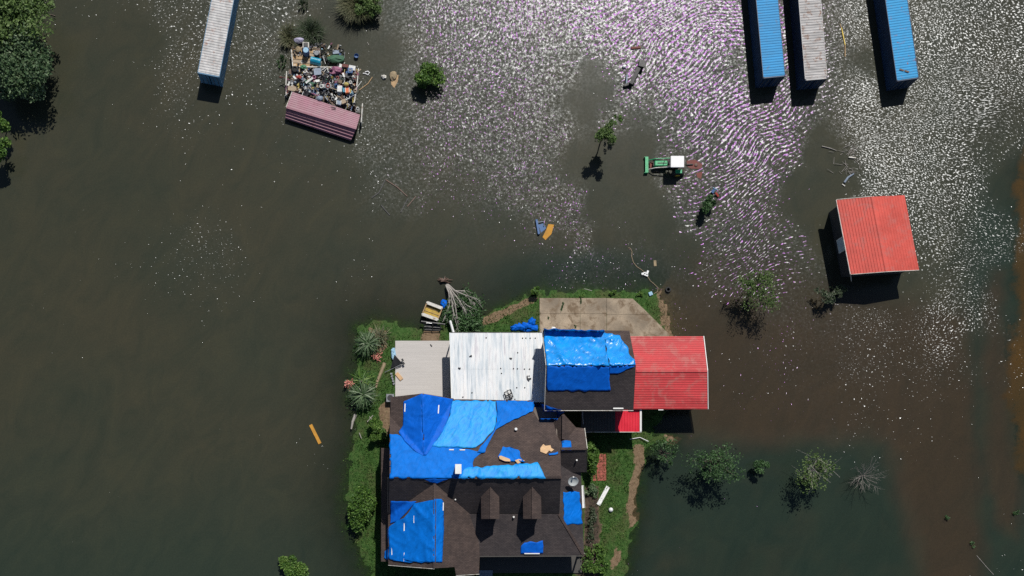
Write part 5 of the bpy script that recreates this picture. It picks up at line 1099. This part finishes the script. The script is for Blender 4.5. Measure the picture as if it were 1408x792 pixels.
# utility trailer
tz = .75; tl = thing('trailer', 'open utility trailer with ochre bed in the shallows', 'trailer', P(594, 429, 0))
c4 = [P(587, 416, tz), P(608, 424, tz), P(602, 439.5, tz), P(580.5, 432, tz)]
MB().prism([v - Vector((0, 0, .3)) for v in c4], .06).build('bed', 'amber_glass', tl)
for i in range(4):
    a, b_ = c4[i], c4[(i + 1) % 4]; wd_ = .34 if i in (0, 2) else .1; MB().bar(a, b_, wd_, .1).build('rail', 'dirty_white' if i in (0, 2) else 'tan_wood', tl)
    MB().bar(a - Vector((0, 0, .18)), b_ - Vector((0, 0, .18)), .05, .3).build('side_board', 'dark_trim', tl)
for v in c4: MB().box((v.x, v.y, tz - .25), (.14, .14, .7)).build('corner_post', 'dirty_white', tl)
for k in (0.3, .6): MB().bar(c4[0].lerp(c4[3], k) - Vector((0, 0, .26)), c4[1].lerp(c4[2], k) - Vector((0, 0, .26)), .04, .03).build('bed_rib', 'tan_wood', tl)
ctr = (c4[0] + c4[1] + c4[2] + c4[3]) / 4
for s_ in (0, 2):
    m_ = c4[s_].lerp(c4[s_ + 1], .5); dxy = (m_ - ctr).normalized(); w_c = m_ + dxy * .18; MB().lathe((w_c.x, w_c.y, .2), [(.1, -.1), (.32, -.1), (.34, 0), (.32, .1), (.1, .1)], 14, M=Vector(dxy).to_track_quat('Z', 'Y').to_matrix().to_4x4()).build('wheel', 'black_rubber', tl)
# black frame bench/cart
bc = thing('garden_cart', 'black metal frame cart with crossbars below the trailer', 'cart', P(597, 447, .2))
MB().tube([P(579, 442, .7), P(612, 446, .7)], .1).build('roller', 'black', bc); MB().tube([P(583, 449, .5), P(607, 451, .5)], .06).build('bar', 'black', bc); MB().tube([P(584, 453.5, .45), P(605, 454, .45)], .05).build('bar', 'black', bc)
for x in (583, 595, 605.5): MB().tube([P(x, 443, .75), P(x, 455, .45)], .05).build('upright', 'black', bc)
for x in (589, 601): MB().prism([P(x - 4, 446, .5), P(x + 4, 446.8, .5), P(x + 4, 452.5, .4), P(x - 4, 452, .4)], .05).build('seat_pad', 'scrap_dark', bc)
MB().tube([P(586, 444, .85), P(594, 444.6, .86)], .03).build('handle', 'steel', bc)
props(blob(610, 418, .3, .42, .52, .25, 21, amp=.6).build('tarp_scrap', 'tarp_deep', smooth=True), 'balled blue tarp in the water beside the trailer', 'tarp')
def heap_tarp(label, pts, mt, seed):
    b = MB(); 
    for k, (x, y, rx, ry, rz_) in enumerate(pts): bb = blob(x, y, .3, rx, ry, rz_, seed + k, n=14, amp=.75); b.add(bb.v, bb.f)
    return props(b.build('tarp_heap', mt, smooth=True), label, 'tarp')
heap_tarp('crumpled heap of blue tarp on the grass left of the driveway', [(708, 451, .55, .35, .25), (716, 450, .7, .4, .3), (725, 448, .7, .45, .32), (731, 443, .45, .5, .3), (734, 451, .5, .35, .25), (722, 452.5, 1.1, .28, .15)], 'tarp_deep', 40)
# overturned bench on white roof
q = PP(699.5, 543, plM); cr_ = thing('overturned_chair', 'overturned metal chair lying on the white roof', 'chair', q); zz = q.z
for a, b_ in (((693, 540), (702, 535.5)), ((696, 551), (705.5, 545.5)), ((693, 540), (696, 551)), ((702, 535.5), (705.5, 545.5)), ((694.5, 545), (704, 540)), ((697, 536), (701.5, 547))): MB().tube([P(*a, zz + .28), P(*b_, zz + .28)], .045).build('frame_tube', 'black', cr_)
MB().prism([P(695, 541, zz + .2), P(702, 537.5, zz + .2), P(704, 542, zz + .2), P(696.5, 546, zz + .2)], .05).build('seat', 'scrap_white', cr_); MB().prism([P(696, 547.5, zz + .2), P(704, 543.5, zz + .2), P(705, 546, zz + .2), P(697, 550.5, zz + .2)], .05).build('backrest', 'scrap_grey', cr_)
for k, (x, y) in enumerate(((694, 540), (702, 536), (697, 550), (705, 545))): MB().tube([P(x, y, zz + .02), P(x, y, zz + .3)], .035).build('leg', 'black', cr_)
for k, (x, y, r_a, lb) in enumerate(((647, 489.5, .5, 'small dark shoe on the white roof, upper left one'), (631.5, 506.5, -.5, 'small dark shoe on the white roof, lower left one'), (702, 493, -.6, 'small dark shoe on the white roof, right of centre'))):
    q = PP(x, y, plM); props(MB().box(q + Vector((0, 0, .08)), (.26, .1, .07), rz=r_a).add(*(lambda m_: (m_.v, m_.f))(MB().box(q + Vector((.08, 0, .1)), (.12, .13, .1), rz=r_a))).build('shoe', 'black'), lb, 'shoe')
q = PP(725, 521, plM); b = MB()
for a_, l_ in ((.1, .42), (1.6, .34), (-.8, .3)): b.bar(q + Vector((0, 0, .08)), q + Vector((math.cos(a_) * l_, math.sin(a_) * l_, .1)), .11, .06)
props(b.build('bracket', 'black'), 'dark angled bracket near the east side of the white roof', 'bracket')
# torn roof sheathing boards
def sheath(label, pts, lift=.1):
    xs = np.array([[p_[0] for p_ in pts]], float); ys = np.array([[p_[1] for p_ in pts]], float); x, y, z = drape_pts(xs, ys, lift)
    return props(MB().prism([Vector((x[0, i], y[0, i], z[0, i])) for i in range(len(pts))], .03).build('torn_board', 'ply'), label, 'board')
sheath('torn bare plywood patch on the brown roof near the east edge', [(743, 616), (747, 610.5), (750, 613), (757, 612), (758, 616), (762, 618), (758, 621), (755, 619.5), (751, 624), (743, 621)])
sheath('pale torn board left of the bunched tarp ball', [(686, 627), (689, 626.5), (701, 631), (702, 634.5), (694, 634), (687, 631)], .3)
sheath('small pale torn board right of the bunched tarp ball', [(708, 633), (713, 631), (722, 633), (712, 637.5)], .3)
tarp('thin blue tarp shred beside the plywood patch', [(754, 624), (755, 626)], [(767, 621), (767, 624)], 'tarp_blue', .03, .4, 0, 44, lift=.1, group=None)
# ---- tractor
tr = thing('tractor', 'green tractor with white canopy and front loader standing in the flood', 'tractor', P(916, 225, 0)); Z = -.7
def tp(x, y, z): return P(x, y, z)
hc_ = tp(909, 224.5, .75); MB().box((hc_.x, hc_.y, .45), (1.5, .62, .7), taper=.92).build('hood', 'green_paint', tr, bevel=.06)
MB().box((hc_.x + .1, hc_.y, .815), (1.0, .1, .02)).build('hood_vent', 'black', tr); MB().box((hc_.x + .83, hc_.y, .86), (.12, .55, .22)).build('dashboard', 'black', tr); MB().box((hc_.x - .95, hc_.y, .05), (.3, .6, .3)).build('front_axle', 'dull_red', tr)
MB().box((hc_.x - .78, hc_.y, .4), (.06, .5, .5)).build('grille', 'black', tr); MB().box((hc_.x + 1.3, hc_.y, .0), (1.6, .5, .7)).build('chassis', 'black', tr)
MB().tube([(hc_.x + .3, hc_.y + .1, .8), (hc_.x + .3, hc_.y + .1, 1.25)], .035).build('exhaust', 'black', tr)
cc_ = tp(931.5, 222.2, 1.75); MB().box((cc_.x, cc_.y, 1.72), (1.5, 1.28, .09), taper=.97).build('canopy', 'white_plastic', tr, bevel=.03)
for sx in (-.6, .6):
    for sy in (-.5, .5): MB().tube([(cc_.x + sx, cc_.y + sy, .1), (cc_.x + sx, cc_.y + sy, 1.7)], .04).build('canopy_post', 'black', tr)
MB().box((cc_.x + .25, cc_.y, .55), (.5, .5, .12)).build('seat', 'black', tr); MB().box((cc_.x + .5, cc_.y, .8), (.1, .5, .5)).build('seat_back', 'black', tr)
MB().lathe((cc_.x - .35, cc_.y, .85), [(.17, 0), (.2, .02), (.17, .04), (.15, .02)], 14).build('steering_wheel', 'black', tr)
for sy in (-1, 1):
    w_c = Vector((cc_.x + .45, cc_.y + sy * .78, .05)); Mw = Matrix.Rotation(R(90), 4, 'X')
    wh = MB().lathe(w_c, [(.25, -.17), (.66, -.18), (.72, -.1), (.72, .1), (.66, .18), (.25, .17)], 20, M=Mw).build('wheel', 'black_rubber', tr); MB().lathe(w_c, [(.28, -.19), (.28, .19)], 12, M=Mw).build('rim', 'yellow', wh)
    MB().box((cc_.x + .4, cc_.y + sy * .74, .82), (.72, .42, .06)).build('fender', 'green_paint', tr, bevel=.03)
    w_f = Vector((hc_.x - .35, hc_.y + sy * .58, -.15)); wh = MB().lathe(w_f, [(.15, -.11), (.38, -.12), (.42, 0), (.38, .12), (.15, .11)], 16, M=Mw).build('wheel', 'black_rubber', tr); MB().lathe(w_f, [(.17, -.13), (.17, .13)], 10, M=Mw).build('rim', 'yellow', wh)
    MB().tube([(hc_.x + .9, hc_.y + sy * .48, .95), (hc_.x - .6, hc_.y + sy * .5, .75), (hc_.x - 1.5, hc_.y + sy * .5, .1)], .06).build('loader_arm', 'green_paint' if sy > 0 else 'dirty_white', tr)
bk = tp(889.3, 227, .2); b = MB().box((bk.x + .1, bk.y, .1), (.08, 1.75, .5)).box((bk.x - .05, bk.y, .33), (.3, 1.75, .05)).box((bk.x - .1, bk.y + .86, .1), (.4, .04, .5)).box((bk.x - .1, bk.y - .86, .1), (.4, .04, .5)); b.build('loader_bucket', 'green_paint', tr)
mo = thing('mower', 'rusty red mower deck awash behind the tractor', 'mower', P(953, 228, 0))
MB().prism([P(x, y, .02) for x, y in ((944, 221), (956, 219.5), (966, 226), (964, 232), (950, 232), (945, 229))], .3).build('deck', 'dull_red', mo); MB().lathe(P(957, 227, .02), [(.2, 0), (.2, .06), (.1, .1)], 12).build('gearbox', 'scrap_brown', mo); MB().tube([P(944, 226, .15), P(953, 226, .1)], .06).build('hitch', 'black', mo)
MB().prism([P(x, y, .01) for x, y in ((957, 238), (966, 236), (964, 246), (959, 244))], .2).build('guard', 'dull_red', mo)
ty = thing('toy_slide', 'blue and red toy half sunk above the small dark shrub', 'toy', P(983, 265, 0)); MB().bar(P(979, 265, .3), P(983, 259, .4), .3, .1).build('panel', 'scrap_blue', ty); MB().bar(P(984, 265, .3), P(988, 270, .1), .2, .08).build('slide', 'scrap_red', ty); MB().tube([P(980, 258, .5), P(987, 261, .4)], .05).build('bar', 'scrap_sky', ty)
# ---- afloat and awash
plankobj('floating_plank', 'ochre plank floating alone west of the house', 'plank', (427, 584), (440, 610), .03, .36, .07, 'orange_plank')
plankobj('pole', 'curved yellow pole awash between the containers', 'pole', (1157, 38), (1162, 62), .06, .1, .08, 'yellow')
log('bent rusty stick continuing the curved yellow pole', [(1155, 33), (1159, 46), (1162, 64), (1162, 78)], .06, 'tan_wood', .03, 'stick', 'stick')
b = blob(541, 104, .05, .42, .55, .28, 61, amp=.4); props(b.build('sack', 'tan'), 'tan sack awash with sandy trail right of the junk', 'sack')
props(MB().prism([P(x, y, .012) for x, y in ((537, 104), (548, 103), (547, 112), (542, 121), (538, 116))], .1).build('mud_board', 'tan_wood'), 'brown sunken board below the tan sack', 'board')
props(blob(527.5, 106, .08, .28, .24, .18, 62, amp=.7).build('bag', 'dirty_white'), 'white bag afloat left of the tan sack', 'bag')
log('white looped cable afloat right of the tipped washer', [(502, 99), (506, 98), (508, 100), (506, 103), (502, 101), (499, 101)], .06, 'white_plastic', .05, 'cable', 'cable')
log('thin rusty pole slanting beside the east wall of the roofless shed', [(512, 106), (506, 115), (494, 124)], .05, 'tan_wood', .04, 'pole', 'pole')
log('rusty bar afloat left of the roofless shed', [(384, 106), (395, 107)], .06, 'dull_red', .03, 'bar', 'bar')
fb = thing('bed_frame', 'dark square metal frame awash in the middle of the flood', 'frame', P(542, 268, 0))
for a, b_, mt_ in (((530, 247), (521, 265), 'black'), ((530, 247), (546, 257), 'scrap_brown'), ((546, 257), (560, 270), 'scrap_brown'), ((561, 273), (551, 292), 'black'), ((572, 270), (560, 284), 'scrap_brown'), ((521, 265), (511, 272), 'black'), ((524, 282), (536, 296), 'black')): MB().bar(P(*a, .03), P(*b_, .03), .1, .08).build('bar', mt_, fb)
sw = thing('swing_frame', 'blue frame with tan seat half sunk in the middle of the flood', 'swing', P(745, 316, 0))
MB().bar(P(737.5, 302, .15), P(741, 322, .15), .22, .2).build('beam', 'scrap_blue', sw); MB().tube([P(738, 306, .15), P(748, 304.5, .12), P(748, 311, .1)], .05).build('arm', 'scrap_slate', sw); MB().prism([P(x, y, .012) for x, y in ((754, 308), (762, 309), (758, 322), (750, 330), (746, 326), (751, 316))], .1).build('seat', 'orange_plank', sw)
MB().prism([P(x, y, .01) for x, y in ((740, 309), (747, 307), (751, 314), (744, 320))], .08).build('panel', 'scrap_blue', sw)
dt = thing('engine_hoist', 'dark metal hoist breaking the glittering water left of the containers', 'hoist', P(872, 98, 0)); MB().bar(P(883, 84, .4), P(881, 93, .4), .65, .6).build('head', 'black', dt); MB().bar(P(878, 94, .4), P(867, 116, .3), .42, .5).build('beam', 'black', dt); MB().bar(P(858, 118, .2), P(872, 113, .2), .25, .3).build('foot', 'black', dt); MB().bar(P(862, 103, .3), P(861, 118, .2), .16, .25).build('strut', 'scrap_slate', dt)
props(blob(858.5, 91.5, .1, .24, .2, .18, 63, amp=.2).build('float', 'white_plastic'), 'small white float left of the dark hoist', 'float')
plankobj('board', 'rust red board awash above the dark hoist', 'board', (868, 66), (881, 65), .06, .24, .1, 'dull_red')
hs = thing('hose', 'long pale hose winding on the water north of the driveway', 'hose', P(893, 370, 0))
hp = [(864, 341), (867, 341.5), (869, 346), (868.5, 353), (871, 361), (876, 367), (882, 371), (886, 374)]; MB().tube([P(x, y, .04) for x, y in hp], .032, 5).build('hose_length', 'scrap_tan', hs)
MB().tube([P(x, y, .04) for x, y in ((890, 379), (894, 386), (900, 391), (905, 396), (904, 401), (899, 404))], .03, 5).build('hose_length', 'scrap_tan', hs)
b = MB()
for k, (x, y, a_) in enumerate(((885, 376, .3), (888, 378, -.4), (890, 375, 1.2))): b.box(P(x, y, .12), (.5, .22, .1), rz=a_)
props(b.build('plastic_scrap', 'white_plastic'), 'torn white plastic piece on the hose', 'plastic')
props(MB().box(P(894.5, 404, .12), (.42, .42, .22), rz=.4).build('bucket', 'scrap_sky', bevel=.03), 'pale blue bucket at the end of the hose', 'bucket')
ty = thing('tyre', 'single black tyre afloat northeast of the driveway', 'tyre', P(919, 398, 0)); q = P(919, 398, .12); MB().lathe((q.x, q.y, 0), [(.17, 0), (.3, 0), (.33, .08), (.3, .17), (.17, .17), (.14, .08)], 18).build('rubber', 'black_rubber', ty); MB().lathe((q.x, q.y, .03), [(.15, 0), (.15, .05)], 12).build('rim', 'dirty_white', ty)
plankobj('floating_plank', 'small olive board sunk right of the hose', 'plank', (900.5, 358), (901, 366), .01, .3, .04, 'tan')
br2 = thing('brush_pile', 'tangle of twigs and boards awash above the red roofed shed', 'brush', P(1170, 225, 0)); rn = random.Random(9); bb = MB()
for k in range(46):
    x = rn.choice((1152, 1160, 1166, 1172, 1176, 1170)) + rn.uniform(-7, 7); y = rn.choice((205, 209, 214, 226, 236, 242)) + rn.uniform(-5, 5); a_ = rn.uniform(0, 3.1); l_ = rn.uniform(.3, 1.0); q = P(x, y, .04); bb.tube([q, q + Vector((math.cos(a_) * l_, math.sin(a_) * l_, rn.uniform(0, .2)))], [.03, .012], 4)
bb.build('twigs', 'dead_wood', br2)
plankobj('board', 'short white board in the brush above the shed', 'board', (1167, 216), (1177, 217), .12, .14, .06, 'dirty_white'); log('curved pale branch left of the brush above the shed', [(1130, 201), (1142, 204), (1150, 207)], [.05, .05, .03], 'dead_wood', .08, 'branch', 'branch'); plankobj('board', 'small pale stick below the brush above the shed', 'board', (1158, 253), (1162, 256), .08, .1, .05, 'dirty_white')
log('grey log slanting below the brush above the shed', [(1161, 251), (1166, 244), (1174, 239)], [.12, .12, .08], 'scrap_slate', .08, 'log', 'log')
log('pale line of wire crossing the shallows at the lower right', [(1343, 764), (1356, 779), (1366, 790)], .025, 'dead_wood', .03, 'wire', 'wire')
log('thin pale stick floating right of the reed clump', [(505, 58), (507, 62)], .035, 'dead_wood', .04, 'stick', 'stick'); log('thin pale stick on the water north of the driveway', [(803, 397), (814, 400)], .035, 'dead_wood', .04, 'stick', 'stick'); log('small twig afloat by the corner tree', [(62, 24), (70, 20), (76, 22)], .05, 'bark', .05, 'branch', 'branch')
# white panel/steps south of the porch, seen at the bottom edge
q = P(668, 785, .5); st_o = thing('front_steps', 'dark blue grey front steps at the bottom edge of the photo', 'steps', (q.x, q.y, .1))
for k in range(3): MB().box((q.x, q.y - .35 * k - .1, .42 - .13 * k), (1.5, .34, .12)).build('step', 'scrap_slate', st_o)

# ================================================================== LAWN GRASS (uncountable)
FOOT = [[(541, 551), (764, 551), (768, 617), (806, 617), (803, 765), (656, 790), (534, 777)], [(748, 454), (868, 454), (871, 563), (750, 563)], [(542, 468), (618, 468), (618, 546), (542, 546)], [(742, 409), (870, 409), (920, 458), (920, 470), (742, 470)], [(620, 470), (748, 470), (748, 552), (622, 552)], [(868, 470), (965, 470), (965, 555), (872, 555)]]
r_ = np.random.default_rng(77); N_ = 90000; gxr = r_.uniform(P(462, 0, 0).x, P(945, 0, 0).x, N_); gyr = r_.uniform(P(0, 830, 0).y, P(0, 398, 0).y, N_)
pxr, pyr = to_px(gxr, gyr); keep = sdist(ISLAND, pxr, pyr) > 4 + r_.normal(0, 13, N_)
for f_ in FOOT: keep &= ~pip(f_, pxr, pyr)
for f_ in (PATH, PATH2, PATH3, PATH4, PATH5, PATH7, BED): keep &= (~pip(f_, pxr, pyr)) | (r_.uniform(0, 1, N_) < .12)
gxr, gyr = gxr[keep], gyr[keep]; n_ = len(gxr)
ii = np.clip(np.searchsorted(gx, gxr), 1, len(gx) - 1); jj = np.clip(np.searchsorted(gy, gyr), 1, len(gy) - 1); hz0 = hz[jj, ii]; ok = hz0 > -.12; gxr, gyr, hz0 = gxr[ok], gyr[ok], hz0[ok]; n_ = len(gxr)
a_ = r_.uniform(0, 6.283, n_); hh = r_.uniform(.08, .22, n_); w_g = r_.uniform(.03, .07, n_); ln = hh * r_.uniform(.3, 1.2, n_); la = r_.uniform(0, 6.283, n_)
v = np.stack([np.stack([gxr - np.cos(a_) * w_g, gyr - np.sin(a_) * w_g, hz0 - .02], 1), np.stack([gxr + np.cos(a_) * w_g, gyr + np.sin(a_) * w_g, hz0 - .02], 1), np.stack([gxr + np.cos(la) * ln, gyr + np.sin(la) * ln, hz0 + hh], 1)], 1).reshape(-1, 3)
me = bpy.data.meshes.new('grass'); me.from_pydata(v.tolist(), [], np.arange(3 * n_).reshape(n_, 3).tolist()); me.update()
patch = np.array([mnoise.noise((x * .35, y * .35, 2.0)) for x, y in zip(gxr[::1], gyr[::1])]); set_tint(me, np.clip(.45 + .5 * patch + r_.normal(size=n_) * .2, 0, 1)); me.materials.append(M['grass_leaf'])
go = bpy.data.objects.new('grass', me); C.objects.link(go); props(go, 'short green lawn grass round the house', 'grass', kind='stuff')
